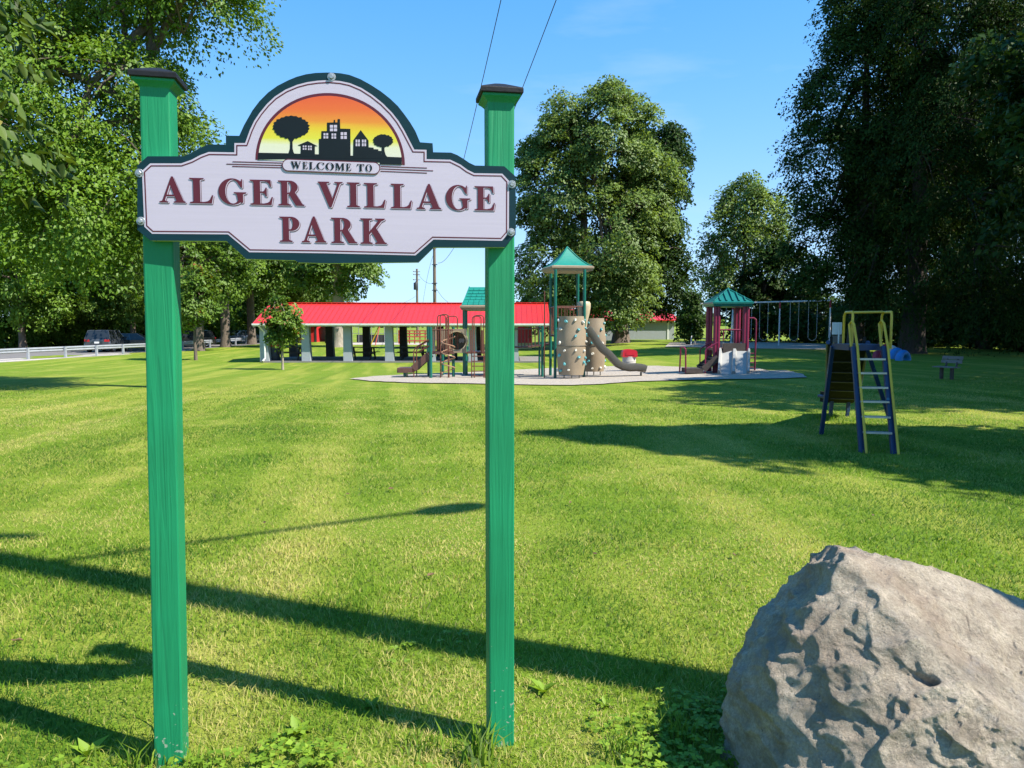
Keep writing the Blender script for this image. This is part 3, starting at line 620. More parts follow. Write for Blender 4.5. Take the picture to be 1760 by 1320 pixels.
pts = co * rad[:, None] + CR
pit = pts[np.argmin(np.linalg.norm(unit0(pts - np.array([0, 0, CAMZ])) - unit0(ray(1588, 1167)[None]), axis=1) + (co[:, 1] > 0) * 9)]
for v, p, c_ in zip(bm.verts, pts, co):
    P3 = Vector(p)
    fine = mnoise.fractal(P3 * 16.0, 0.65, 2.2, 6) * 0.0040 + mnoise.fractal(P3 * 52.0, 0.8, 2.1, 3) * 0.0016
    rz_ = min(1, max(0, (1.42 - P3.x + .5 * (P3.z - .35)) / .30)) * .8 + .2                       # the left shoulder is the more shattered one
    qd = Vector((P3.x * 5.5 + P3.z * 3, P3.y * 5.5, P3.z * 8.5 - P3.x * 3)); rg = (1 - abs(mnoise.noise(qd)) * 1.9); rg2 = (1 - abs(mnoise.noise(qd * 2.3 + Vector((5, 1, 2)))) * 1.9)
    fine += (max(0, rg) ** 2 - .35) * .024 * rz_ + (max(0, rg2) ** 2 - .35) * .011 * rz_
    cr1 = 1 - abs(mnoise.noise(P3 * Vector((4.2, 4.2, 7.0)) + Vector((3.1, 0, 0)))) * 2
    dsp = fine - max(0, cr1 - .97) * 0.10
    dd = P3 - Vector(pit); e = (dd.x / .036) ** 2 + (dd.z / .013) ** 2 + (dd.y / .05) ** 2
    if e < 4 and c_[1] < 0: dsp -= 0.055 * math.exp(-e * 1.5)
    v.co = P3 + Vector(c_) * dsp
bmesh.ops.delete(bm, geom=[v for v in bm.verts if v.co.z < -.04], context='VERTS')      # what lies in the soil
for f in bm.faces: f.smooth = True
me = bpy.data.meshes.new('boulder'); bm.to_mesh(me); bm.free(); me.materials.append(M_rock)
rock = bpy.data.objects.new('boulder', me); C.objects.link(rock); WM[rock.name] = Matrix()
tag(rock, 'large grey-brown boulder lying in the grass right of the sign', 'boulder')

# ------------------------------------------------------------------ near utility pole with lamp, right of the view: it throws the long shadow
M_pole = mk('weathered_pole_wood', (0.17, 0.125, 0.09), 0.9, 0.25, 6, 0.5, 30, stretch=(6, 6, .4))
M_steel = mk('dull_grey_steel', (0.30, 0.31, 0.32), 0.5, 0.15, 12, metal=0.5)
M_dark = mk('dark_iron', (0.035, 0.035, 0.038), 0.5, 0.2, 10)
def up_(x, y, z): return Vector((x, y, z))
PB = on(3.4, 1.95)
pole = thing('utility_pole', 'near utility pole beside the boulder, carrying a street lamp', 'pole', PB)
b = MB(); b.tube([PB + Vector((0, 0, z)) for z in (-.5, 2, 4, 6, 8, 9.9)], [.165, .16, .15, .14, .13, .12], 16); b.build('shaft', M_pole, pole, smooth=True)
b = MB(); b.box(PB + Vector((-.35, .16, 9.45)), (2.3, .1, .12)); b.build('cross_arm', M_pole, pole)
HA = 7.95
pa = PB + Vector((0, 0, HA)); arm_v = Vector((2.30, 1.30, 0)) * 1.0
b = MB(); b.tube([pa, pa + arm_v * .35 + Vector((0, 0, .06)), pa + arm_v * .8 + Vector((0, 0, .10)), pa + arm_v + Vector((0, 0, .10))], .032, 8); b.build('lamp_arm', M_steel, pole, smooth=True)
le = pa + arm_v + Vector((0, 0, .08)); lz = math.atan2(arm_v.y, arm_v.x)
b = MB(); Tm = Matrix.Translation(le + arm_v.normalized() * .28) @ Matrix.Rotation(lz, 4, 'Z') @ Matrix.Scale(2.2, 4, (1, 0, 0))
b.lathe([(0.0, -.09), (.10, -.085), (.15, -.05), (.155, 0), (.12, .05), (0, .07)], Tm, 14); b.build('lamp_head', M_steel, pole, smooth=True)
far_pole_top = None
# ------------------------------------------------------------------ far utility poles and wires
def far_pole(px, ytop, d, r, label, transformer=False):
    X = (px - 880) / F * d; base = on(X, d); top = at(px, ytop, d).z
    t = thing('utility_pole', label, 'pole', base)
    b = MB(); b.tube([base + Vector((0, 0, -.4)), Vector((X, d, (top + base.z) / 2)), Vector((X, d, top))], [r, r * .9, r * .75], 10); b.build('shaft', M_pole, t, smooth=True)
    if transformer:
        c = at(px - 3.3, 492, d - .3)
        b = MB(); b.lathe([(.01, -.62), (.36, -.6), (.38, -.5), (.38, .5), (.34, .6), (.1, .66), (.1, .8), (0, .8)], Matrix.Translation(c), 14); b.build('transformer', M_dark, t, smooth=True)
        for k, yy in enumerate((467, 472, 481)):
            p = at(px, yy, d); b = MB(); b.beam(p + Vector((-.75, -.1, 0)), p + Vector((.4, -.1, 0)), .09, .09); b.build('bracket', M_pole, t)
            b = MB(); b.lathe([(.07, 0), (.10, .1), (.05, .2), (0, .22)], Matrix.Translation(p + Vector((-.7, -.1, .04))), 8); b.build('insulator', M_steel, t)
    else:
        for k, yy in enumerate((455, 487, 499)):
            p = at(px, yy, d); b = MB(); b.beam(p + Vector((-.42, -.2, 0)), p + Vector((.3, -.2, 0)), .10, .10); b.build('bracket', M_dark, t)
    return t
p_a = far_pole(748, 424, 100, .24, 'tall utility pole rising behind the red shelter roof, nearer of two')
p_b = far_pole(718, 462, 130, .22, 'farther utility pole with a dark transformer behind the red shelter roof', True)
M_wire = mk('black_wire', (0.03, 0.03, 0.035), 0.6, 0.1)
def wire(p0, p1, sag, label, r=.011, n=28):
    pts = []
    for i in range(n + 1):
        s = i / n; p = Vector(p0).lerp(Vector(p1), s); p.z -= sag * 4 * s * (1 - s); pts.append(p)
    b = MB(); b.tube(pts, r, 5); o = b.build('overhead_wire', M_wire); return tag(o, label, 'wire', 'overhead wires')
# the two long wires run from the near pole over the lawn to the tall far pole
def wire_through(pxs, dlist, label, r=.012):
    pts = [at(x, y, d) for (x, y), d in zip(pxs, dlist)]
    b = MB(); b.tube(pts, r, 5); o = b.build('overhead_wire', M_wire); return tag(o, label, 'wire', 'overhead wires')
top_a = at(748, 428, 100)
def catenary(pa, pb, through, label, r):
    # parabola through the two ends whose middle part passes the sighted point
    pa, pb, th = Vector(pa), Vector(pb), Vector(through); s = (th.y - pa.y) / (pb.y - pa.y); z = pa.z + (pb.z - pa.z) * s
    sag = (z - th.z) / (4 * s * (1 - s)); b = MB(); pts = []
    for i in range(41):
        k = (i / 40) ** 1.6; p = pa.lerp(pb, k); p.z -= sag * 4 * k * (1 - k); pts.append(p)
    # horizontally the wire hangs straight
    b.tube(pts, [r * (0.6 + 1.6 * (i / 40) ** 1.6) for i in range(41)], 5); o = b.build('overhead_wire', M_wire); return tag(o, label, 'wire', 'overhead wires')
# left wire as sighted at the top of the photograph: straight run towards the tall pole
e1 = at(883, 0, 15.6); dirv = (top_a - e1); n1 = e1 - dirv * (13.65 / dirv.y)
catenary((n1.x, 1.95, 9.62), top_a, at(825, 186, 26), 'left of the two long wires crossing the sky above the right post', .012)
e2 = at(978, 0, 15.6); tb = at(753, 452, 100); dv = tb - e2; n2 = e2 - dv * (13.65 / dv.y)
catenary((n2.x, 1.95, 9.62), tb, at(930, 112, 20.5), 'right of the two long wires crossing the sky beside the right post', .012)
for a, c, sag, lb in ((at(748, 487, 100), at(718, 470, 130), .6, 'short wire between the two far utility poles, upper'), (at(748, 430, 100), at(727, 520, 128), -1.0, 'slack wire dropping left from the tall far pole'),
                      (at(750, 496, 100), at(800, 516, 96), 1.2, 'service wire sagging right from the tall far pole'), (at(718, 506, 130), at(690, 521, 126), .2, 'guy wire falling left from the transformer pole')):
    wire(a, c, sag, lb, .022)

# ------------------------------------------------------------------ picnic shelter
M_red = mk('red_metal_roof', (0.54, 0.024, 0.016), 0.38, 0.06, 2.5, stretch=(1, .2, 1))
M_redwall = mk('red_painted_siding', (0.55, 0.02, 0.025), 0.6, 0.12, 2)
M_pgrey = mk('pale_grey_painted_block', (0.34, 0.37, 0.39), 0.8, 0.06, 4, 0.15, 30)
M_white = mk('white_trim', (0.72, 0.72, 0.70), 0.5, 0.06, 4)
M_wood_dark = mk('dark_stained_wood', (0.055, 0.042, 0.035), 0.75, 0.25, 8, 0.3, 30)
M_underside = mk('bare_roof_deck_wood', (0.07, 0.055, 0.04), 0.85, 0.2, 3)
PY = G(600, 623).y; PZ = float(gz(-6, PY))
def pxX(px, d): return (px - 880) / F * d
xl, xr = pxX(434, PY - .5), pxX(946, PY - .5)
eave = at(600, 555.5, PY - .5).z; DEP = 6.2; ym = PY + DEP / 2 - .2
ridge = at(600, 521, ym).z
shel = thing('picnic_shelter', 'open picnic shelter with long red metal roof on grey pillars', 'shelter', Vector(((xl + xr) / 2, PY + DEP / 2, PZ)))
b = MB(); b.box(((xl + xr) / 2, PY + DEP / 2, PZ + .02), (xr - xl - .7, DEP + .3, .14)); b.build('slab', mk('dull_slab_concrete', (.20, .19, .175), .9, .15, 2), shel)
y0, y1 = PY - .36, PY + DEP + .36
b = MB()
M4 = Matrix(((0, 0, 1, 0), (1, 0, 0, 0), (0, 1, 0, 0), (0, 0, 0, 1)))     # prism local: x->world y, y->world z, z->world x
prof = [(y0, eave), (ym, ridge), (y1, eave), (y1, eave - .05), (ym, ridge - .07), (y0, eave - .05)]
b.prism(prof, xl, xr, M4); roof = b.build('roof', M_red, shel)
slope = Vector((0, ym - y0, ridge - eave)); nrm = Vector((0, -(ridge - eave), ym - y0)).normalized()
k = xl + .15
rib = None
while k < xr:                                        # standing seams
    if rib is None:
        b = MB(); b.beam(Vector((k, y0, eave)) + nrm * .012, Vector((k, ym, ridge)) + nrm * .012, .035, .028, up=nrm); rib = b.build('seam', M_red, roof); kx = k
    else:
        o = rib.copy(); C.objects.link(o); o.parent = roof; o.location.x = k - kx
    k += .305
b = MB(); b.beam((xl - .02, ym, ridge + .02), (xr + .02, ym, ridge + .02), .32, .04); b.build('ridge_cap', M_red, roof)
b = MB(); b.box(((xl + xr) / 2, y0 - .01, eave - .10), (xr - xl, .06, .15)); b.build('fascia', M_white, shel)
b = MB(); b.box(((xl + xr) / 2, y0 - .08, eave - .06), (xr - xl + .02, .10, .09)); b.build('gutter', M_white, shel)
b = MB(); b.box(((xl + xr) / 2, PY + .22, eave - .13), (xr - xl - .8, .3, .14)); b.build('beam', M_wood_dark, shel)
b = MB(); b.box(((xl + xr) / 2, PY + DEP - .2, eave - .13), (xr - xl - .8, .3, .14)); b.build('beam', M_wood_dark, shel)
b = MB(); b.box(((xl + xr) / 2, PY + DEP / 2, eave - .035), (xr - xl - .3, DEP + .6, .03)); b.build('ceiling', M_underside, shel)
for side in (xl + .02, xr - .02):
    b = MB(); b.add([(side, y0 + .3, eave), (side, ym, ridge - .12), (side, y1 - .3, eave)], [(0, 1, 2)]); b.prism([(y0 + .3, eave - .02), (ym, ridge - .12), (y1 - .3, eave - .02)], side - .03, side + .03, M4); b.build('gable', M_white, shel)
def pillar(x, y, m=None):
    b = MB(); w0, w1 = .44, .40; h0, h1 = PZ + .05, eave - .20; hw = [(h0, .30), (h0 + 1.1, .235), (h1, .22)]
    vs = []; fs = []
    for z, q in hw: vs += [(x - .22, y - .22, z), (x + q, y - .22, z), (x + q, y + .22, z), (x - .22, y + .22, z)]
    for j in range(2):
        for i in range(4): l = (i + 1) % 4; fs.append((j * 4 + i, j * 4 + l, j * 4 + 4 + l, j * 4 + 4 + i))
    fs.append((8, 9, 10, 11)); b.add(vs, fs); b.build('pillar', m or M_pgrey, shel)
px0 = 453.0; pitch_ = 71.7
for i in range(7):
    X = pxX(px0 + pitch_ * i, PY)
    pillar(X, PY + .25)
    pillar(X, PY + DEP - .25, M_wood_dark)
dx = pxX(449, PY - .3)
b = MB(); b.tube([(dx - .10, y0 - .05, eave - .12), (dx - .05, y0 + .05, eave - .22), (dx + .12, PY - .04, eave - .5), (dx + .12, PY - .04, PZ + .25), (dx + .05, PY - .22, PZ + .1)], .05, 8); b.build('downspout', M_white, shel)

# picnic tables in the shelter
def picnic_table(loc, rz, label):
    t = thing('picnic_table', label, 'table', loc, rz, 'picnic tables under the red roof'); Mx = WM[t.name]
    for k in range(5):
        b = MB(); b.box(None, (1.85, .135, .04), M=Mx @ Matrix.Translation((0, -.29 + .145 * k, .74))); b.build('top_plank', M_wood_dark, t)
    for s in (-1, 1):
        for k in (0, 1):
            b = MB(); b.box(None, (1.85, .125, .04), M=Mx @ Matrix.Translation((0, s * (.62 + .135 * k), .44))); b.build('seat_plank', M_wood_dark, t)
        b = MB(); b.box(None, (.05, 1.5, .09), M=Mx @ Matrix.Translation((s * .62, 0, .375))); b.build('cross_beam', M_wood_dark, t)
        for q in (-1, 1):
            b = MB(); b.beam(Mx @ Vector((s * .62 + .045, q * .62, 0)), Mx @ Vector((s * .62 + .045, q * .22, .72)), .05, .10, up=Mx.to_3x3() @ Vector((1, 0, 0))); b.build('leg', M_wood_dark, t)
    return t
for px, dy, rz, lb in ((497, 1.6, .05, 'picnic table under the shelter, leftmost, behind the young tree'), (622, 1.9, -.08, 'picnic table under the shelter between the second and third pillars'), (708, 1.8, .06, 'picnic table under the shelter behind the playground steps'), (800, 2.2, 0, 'picnic table under the shelter behind the teal roofed deck')):
    picnic_table(Vector((pxX(px, PY + dy), PY + dy, PZ + .09)), rz, lb)

# litter barrels with red domed lids
M_barrel = mk('dark_barrel_steel', (0.05, 0.05, 0.055), 0.6, 0.2, 6)
M_redlid = mk('red_plastic_lid', (0.52, 0.015, 0.03), 0.35, 0.1, 5)
def barrel_bin(loc, label, body, r=.28, h=.62):
    t = thing('litter_barrel', label, 'bin', loc, 0, 'litter barrels with red lids'); Mx = WM[t.name]
    b = MB(); b.lathe([(r * .96, 0), (r, .02), (r, h * .33), (r * 1.03, h * .34), (r, h * .36), (r, h * .66), (r * 1.03, h * .67), (r, h * .69), (r, h)], Mx, 20); b.build('drum', body, t, smooth=True)
    b = MB(); pr = [(-r * 1.12, 0)] ; hh = r * .95
    arc = [(r * 1.1 * math.cos(a), h + .03 + hh * math.sin(a) ** .38) for a in [PI * i / 12 for i in range(13)]]
    Mf = Mx @ Matrix(((1, 0, 0, 0), (0, 0, 1, 0), (0, 1, 0, 0), (0, 0, 0, 1)))
    b.prism([(r * 1.1, h - .02)] + arc + [(-r * 1.1, h - .02)], -r * .95, r * .95, Mf); lid = b.build('lid', M_redlid, t)
    b = MB(); b.box(Mx @ Vector((0, -r * .96, h + hh * .42)), (r * 1.3, .02, hh * .42)); b.build('flap', M_redlid, lid)
    return t
barrel_bin(G(1081, 638) + Vector((0, 0, 0)), 'litter barrel with shiny red lid on pale base by the grey slide', M_concrete)
barrel_bin(Vector((pxX(471, PY + 1.0), PY + 1.0, PZ + .09)), 'dark litter barrel with red lid in the left end of the shelter', M_barrel, .34, .80)

# ------------------------------------------------------------------ buildings behind
M_glass = mk('dark_window_glass', (0.02, 0.025, 0.03), 0.12, 0.1)
def shed(name, label, x0, x1, y0, y1, zb, ze, zr, wall, roofm, along='x', over=.35, doors=(), blocks=0):
    t = thing(name, label, 'building', Vector(((x0 + x1) / 2, (y0 + y1) / 2, zb)))
    b = MB(); b.box(((x0 + x1) / 2, (y0 + y1) / 2, (zb + ze) / 2 - .2), (x1 - x0, y1 - y0, ze - zb + .4)); b.build('wall', wall, t)
    ymid = (y0 + y1) / 2; b = MB()
    b.prism([(y0 - over, ze - .02), (ymid, zr), (y1 + over, ze - .02), (y1 + over, ze - .12), (ymid, zr - .12), (y0 - over, ze - .12)], x0 - over, x1 + over, M4)
    rf = b.build('roof', roofm, t)
    for s_ in (x0 + .03, x1 - .03):
        b = MB(); b.prism([(y0, ze - .3), (ymid, zr - .15), (y1, ze - .3)], s_ - .028, s_ + .028, M4); b.build('gable', wall, t)
    k = x0 - over + .1
    sl = None; nn = Vector((0, -(zr - ze), ymid - y0)).normalized()
    while k < x1 + over:
        if sl is None: bb = MB(); bb.beam(Vector((k, y0 - over, ze)) + nn * .02, Vector((k, ymid, zr)) + nn * .02, .05, .04, up=nn); sl = bb.build('seam', roofm, rf); kx_ = k
        else: o = sl.copy(); C.objects.link(o); o.parent = rf; o.location.x = k - kx_
        k += .6
    for (ax, bx, az, bz, m) in doors:
        bb = MB(); bb.box(((ax + bx) / 2, y0 - .02, (az + bz) / 2), (bx - ax, .06, bz - az)); bb.build('door', m, t)
    return t
D3 = 80.0; zb = float(gz(14, D3))
g1 = at(1020, 548, D3); g2 = at(1160, 587, D3)
shed('grey_building', 'long pale grey building with red metal roof behind the maples', pxX(960, D3), pxX(1158, D3), D3, D3 + 9, zb, at(1100, 549.5, D3).z, at(1100, 531, D3 + 4.5).z, M_pgrey, M_red,
     doors=((pxX(1146, D3), pxX(1149, D3), zb, at(1150, 551, D3).z, M_white),))
D4 = 92.0; z4 = float(gz(-22, D4))
shed('red_shed', 'small red shed seen through the shelter beside a tree trunk', pxX(527, D4), pxX(545, D4), D4, D4 + 5, z4, at(535, 556, D4).z, at(535, 549, D4).z, M_redwall, M_red, doors=((pxX(541.5, D4), pxX(545, D4), z4, at(540, 557, D4).z, M_dark),))
shed('red_shed', 'red shed with white door seen through the shelter near blue barrel', pxX(557, D4), pxX(578, D4), D4 + 1, D4 + 6, z4, at(565, 556, D4).z, at(565, 549, D4).z, M_redwall, M_red, doors=((pxX(561, D4), pxX(566, D4), z4 + .8, at(560, 558, D4).z, M_white),))
D5 = 66.0; z5 = float(gz(1, D5))
shed('red_shed', 'red shed with pale base seen right of the tall right post', pxX(868, D5), pxX(914, D5), D5, D5 + 6, z5, at(890, 553, D5).z, at(890, 545, D5).z, M_redwall, M_red, doors=((pxX(868, D5), pxX(914, D5), z5, z5 + .55, mk('yellow_base_paint', (.5, .42, .16), .7)),))
M_blue = mk('blue_plastic', (0.015, 0.13, 0.48), 0.45, 0.1)
def plain_barrel(px, py, d, r, h, m, label):
    p = on(pxX(px, d), d); b = MB(); b.lathe([(r * .95, 0), (r, .03), (r, h * .32), (r * 1.04, h * .34), (r, h * .36), (r, h * .66), (r * 1.04, h * .68), (r, h * .7), (r, h - .02), (r * .95, h), (0, h)], Matrix.Translation(p), 16)
    o = b.build('barrel', m, None, smooth=True); return tag(o, label, 'barrel', 'barrels beyond the shelter')
plain_barrel(573.5, 580, 86, .34, .95, M_blue, 'bright blue barrel seen through the shelter'); plain_barrel(564, 580, 87, .34, .9, M_dark, 'black barrel left of the blue barrel beyond the shelter')
plain_barrel(567.5, 580, 87.5, .32, .88, M_dark, 'black barrel nearest to the blue barrel beyond the shelter')
# fence of red rails and a ball-field fence beyond the shelter
D6 = 84.0
fen = thing('red_rail_fence', 'red rail fence seen through the shelter left of the playground steps', 'fence', on(pxX(712, D6), D6))
M_redrail = mk('faded_red_rail', (0.40, 0.06, 0.05), 0.7, 0.2, 5)
zf = float(gz(pxX(712, D6), D6))
for i in range(7):
    X = pxX(686 + i * 9, D6); b = MB(); b.box((X, D6, zf + .75), (.12, .12, 1.5)); b.build('post', M_redrail, fen)
for zz in (.35, .8, 1.15, 1.45):
    b = MB(); b.box((pxX(713, D6), D6 - .08, zf + zz), (pxX(741, D6) - pxX(685, D6), .05, .13)); b.build('rail', M_redrail, fen)
bf = thing('ball_field_fence', 'grey wire ball field fence seen through the middle of the shelter', 'fence', on(pxX(650, D6 + 4), D6 + 4)); z6 = float(gz(-20, D6))
for i in range(9):
    X = pxX(606 + i * 11, D6 + 4); b = MB(); b.tube([(X, D6 + 4, z6), (X, D6 + 4, z6 + 2.2)], .04, 6); b.build('post', M_steel, bf)
for zz in (.05, 1.1, 2.2):
    b = MB(); b.tube([(pxX(606, D6 + 4), D6 + 4, z6 + zz), (pxX(694, D6 + 4), D6 + 4, z6 + zz)], .03, 6); b.build('rail', M_steel, bf)
b = MB(); b.box((pxX(640, D6 + 4), D6 + 4.4, z6 + .5), (pxX(664, D6) - pxX(606, D6), .06, .9)); b.build('kick_board', M_dark, bf)
M_yel = mk('yellow_paint', (0.60, 0.40, 0.02), 0.45, 0.15, 8)
ys_ = thing('yellow_swing_frame', 'slanting yellow frame leg seen through the shelter', 'frame', on(pxX(645, 78), 78)); zz = float(gz(-14, 78))
b = MB(); b.tube([(pxX(637, 78), 78, zz), (pxX(655, 78), 78, zz + 2.4)], .06, 8); b.build('leg', M_yel, ys_)
b = MB(); b.tube([(pxX(648, 78), 77, zz), (pxX(655, 78), 78, zz + 2.4)], .05, 8); b.build('leg', M_redrail, ys_)
gravel_path = ground_sheet('gravel_path', [(pxX(585, 82), 80), (pxX(740, 82), 80), (pxX(740, 82), 88), (pxX(585, 82), 88)], .02, M_gravel, 3)
# ------------------------------------------------------------------ big play structure
M_pgreen = mk('dark_green_powder_coat', (0.006, 0.115, 0.085), 0.35, 0.08, 8)
M_proof = mk('teal_roof_plastic', (0.006, 0.195, 0.145), 0.45, 0.1, 5, 0.1, 30)
M_tan = mk('tan_moulded_plastic', (0.27, 0.21, 0.140), 0.6, 0.09, 3, 0.15, 50)
M_cream = mk('cream_moulded_plastic', (0.46, 0.38, 0.25), 0.5, 0.06, 4)
M_brown = mk('brown_powder_coat', (0.135, 0.045, 0.028), 0.45, 0.12, 8)
M_slide = mk('grey_brown_slide_plastic', (0.115, 0.105, 0.085), 0.38, 0.1, 4)
M_deck = mk('brown_coated_deck', (0.12, 0.055, 0.04), 0.6, 0.15, 10)
M_holdA = mk('teal_grip_plastic', (0.10, 0.34, 0.36), 0.5, 0.15); M_holdB = mk('pale_grip_plastic', (0.62, 0.60, 0.52), 0.5, 0.1)
BD = 0.03
TC = G(978, 650); D = TC.y; TC.z += BD; SZ = D / F      # metres per pixel there
ps = thing('play_structure', 'tan, brown and green climbing structure with teal roofs and wave slide', 'playground', TC)
def zat(py, d=D): return at(900, py, d).z
def X_(px, d=D): return pxX(px, d)
def post(px, pyb, pyt, r=.055, dd=None, name='post', m=None):
    p = G(px, pyb); d = p.y
    b = MB(); b.tube([(p.x, d, p.z - .1), (p.x, d, at(px, pyt, d).z)], r, 12); b.build(name, m or M_pgreen, ps, smooth=True); return p
A1 = post(954, 651, 463); A2 = post(946, 646.5, 463); A3 = post(1003.5, 649.5, 463)
A4 = Vector((A2.x + (A3.x - A1.x), A2.y + (A3.y - A1.y), A2.z)); b = MB(); b.tube([(A4.x, A4.y, A4.z - .1), (A4.x, A4.y, zat(463, A4.y))], .055, 12); b.build('post', M_pgreen, ps, smooth=True)
tcx, tcy = (A1.x + A2.x + A3.x + A4.x) / 4, (A1.y + A2.y + A3.y + A4.y) / 4; trz = math.atan2(A3.y - A1.y, A3.x - A1.x)
def hip_roof(cx, cy, rz, half_x, half_y, z_e, z_t, m, trim, flare=.16, ridge=0.0):
    """flared hip roof with a thick moulded rim"""
    R = Matrix.Translation((cx, cy, 0)) @ Matrix.Rotation(rz, 4, 'Z'); b = MB(); N = 8; vs = []; fs = []
    for k in range(N + 1):
        s = k / N; h = z_e + (z_t - z_e) * ((1 - flare) * s + flare * s * s * 1.0) if False else z_e + (z_t - z_e) * (s ** (1 + flare * 2))
        hx = (half_x - ridge) * (1 - s) + ridge + 1e-3; hy = half_y * (1 - s) + 1e-3
        vs += [(-hx, -hy, h), (hx, -hy, h), (hx, hy, h), (-hx, hy, h)]
    for k in range(N):
        for i in range(4): j = (i + 1) % 4; fs.append((k * 4 + i, k * 4 + j, k * 4 + 4 + j, k * 4 + 4 + i))
    fs.append(tuple(N * 4 + i for i in range(4)))
    b.add([R @ Vector(v) for v in vs], fs); rf = b.build('roof', m, ps)
    b = MB(); vs = []; fs = []
    for hx, hy, z in ((half_x * .80, half_y * .80, z_e - .20), (half_x * 1.02, half_y * 1.02, z_e - .17), (half_x * 1.05, half_y * 1.05, z_e - .10), (half_x * 1.09, half_y * 1.09, z_e - .08), (half_x * 1.09, half_y * 1.09, z_e - .02), (half_x * .99, half_y * .99, z_e + .012)):
        vs += [(-hx, -hy, z), (hx, -hy, z), (hx, hy, z), (-hx, hy, z)]
    for k in range(5):
        for i in range(4): j = (i + 1) % 4; fs.append((k * 4 + i, k * 4 + j, k * 4 + 4 + j, k * 4 + 4 + i))
    fs.append((3, 2, 1, 0)); b.add([R @ Vector(v) for v in vs], fs); b.build('roof_rim', trim, rf)
    for sx, sy in ((1, 1), (1, -1), (-1, 1), (-1, -1)):
        b = MB(); pts = []
        for k in range(N + 1):
            s = k / N; pts.append(R @ Vector((sx * ((half_x - ridge) * (1 - s) + ridge), sy * half_y * (1 - s), z_e + (z_t - z_e) * (s ** (1 + flare * 2)) + .01)))
        b.tube(pts, .025, 6); b.build('hip_ridge', m, rf)
    return rf
hip_roof(tcx, tcy, trz, 37 * SZ * .93, 37 * SZ * .93, zat(456), zat(420.5), M_proof, M_tan, .18)
ZD = zat(578)                                                   # upper deck
Rt = Matrix.Translation((tcx, tcy, 0)) @ Matrix.Rotation(trz, 4, 'Z'); hw_ = (A3 - A1).length / 2
b = MB(); b.box(None, (hw_ * 2 - .08, hw_ * 2 - .08, .06), M=Rt @ Matrix.Translation((0, 0, ZD))); b.build('deck', M_deck, ps)
def rail(p0, p1, ztop, zbot, n, name='guard_rail', m=None, r=.012):
    g = MB(); p0 = Vector(p0); p1 = Vector(p1)
    g.tube([(p0.x, p0.y, ztop), (p1.x, p1.y, ztop)], .02, 6); top = g.build(name, m or M_brown, ps)
    for i in range(n):
        q = p0.lerp(p1, (i + .5) / n); b = MB(); b.tube([(q.x, q.y, zbot), (q.x, q.y, ztop)], r, 5); b.build('bar', m or M_brown, top)
    b = MB(); b.tube([(p0.x, p0.y, zbot), (p1.x, p1.y, zbot)], .016, 6); b.build('bottom_rail', m or M_brown, top)
rail(A1, A3, zat(527), zat(545), 7); rail(A2, A4, zat(527), zat(576, A4.y), 9); rail(A1, A2, zat(527), zat(576), 6)
# climbing barrels with grips
def climb_wall(px0, px1, pyt, pyb, dist, bulge, a0, a1, seed, label):
    cx = X_((px0 + px1) / 2, dist); R = (px1 - px0) / 2 * dist / F; zt = zat(pyt, dist); zb_ = zat(pyb, dist); H = zt - zb_
    b = MB(); N = 14; A = 26; vs = []; fs = []
    def rr(s): return R * (0.80 + bulge * math.sin(PI * (0.10 + 0.80 * s)) ** 1.3) - .012 * math.exp(-((s - .5) / .012) ** 2)
    for k in range(N + 1):
        s = k / N; r = rr(s)
        for i in range(A + 1):
            a = a0 + (a1 - a0) * i / A; q = 1 + .05 * mnoise.noise(Vector((a * 1.6, s * 3.0, seed)))
            vs.append((cx + r * q * math.cos(a), dist + r * q * math.sin(a) * .8, zb_ + H * s))
    n1_ = len(vs)
    for k in range(N):
        for i in range(A): fs.append((k * (A + 1) + i, k * (A + 1) + i + 1, (k + 1) * (A + 1) + i + 1, (k + 1) * (A + 1) + i))
    inner = [(cx + (v[0] - cx) * .93, dist + (v[1] - dist) * .93, v[2]) for v in vs]
    fs += [tuple(n1_ + i for i in reversed(f)) for f in fs]
    for i in range(A): k = N * (A + 1); fs.append((k + i, k + i + 1, n1_ + k + i + 1, n1_ + k + i)); fs.append((n1_ + i, n1_ + i + 1, i + 1, i))
    b.add(vs + inner, fs); w_ = b.build('climbing_wall', M_tan, ps, smooth=True, label=label)
    b = MB(); ring = [(cx + rr(.5) * 1.035 * math.cos(a0 + (a1 - a0) * i / 30), dist + rr(.5) * 1.035 * .8 * math.sin(a0 + (a1 - a0) * i / 30), zb_ + H * .5) for i in range(31)]
    b.tube(ring, .012, 5); b.build('seam_band', M_slide, w_)
    q = random.Random(seed); n = 0
    for j in range(8):
        for i in range(5):
            a = a0 + (a1 - a0) * ((i + .5 + (.25 if j % 2 else -.25) + q.uniform(-.12, .12)) / 5); s = (j + .6 + q.uniform(-.2, .2)) / 8.3
            if q.random() < .30: continue
            r = rr(s) * 1.0; p = Vector((cx + r * math.cos(a), dist + r * .8 * math.sin(a), zb_ + H * s)); nn = Vector((math.cos(a), math.sin(a) * 1.2, .25)).normalized()
            Rm = nn.to_track_quat('Z', 'Y').to_matrix().to_4x4(); b = MB(); k = q.uniform(.50, .72)
            b.lathe([(.07 * k, 0), (.075 * k, .03 * k), (.062 * k, .075 * k), (.045 * k, .10 * k), (0, .085 * k)], Matrix.Translation(p) @ Rm @ Matrix.Rotation(q.uniform(0, 3), 4, 'Z') @ Matrix.Scale(1.35, 4, (1, 0, 0)), 8)
            b.build('grip', M_holdA if q.random() < .55 else M_holdB, w_, smooth=True)
    for a in (-2.4, -1.57, -.7):
        x = cx + R * .7 * math.cos(a); y = dist + R * .6 * math.sin(a); b = MB(); b.tube([(x, y, zb_ + .1), (x, y, zb_ - .25)], .02, 6); b.build('foot', M_slide, w_)
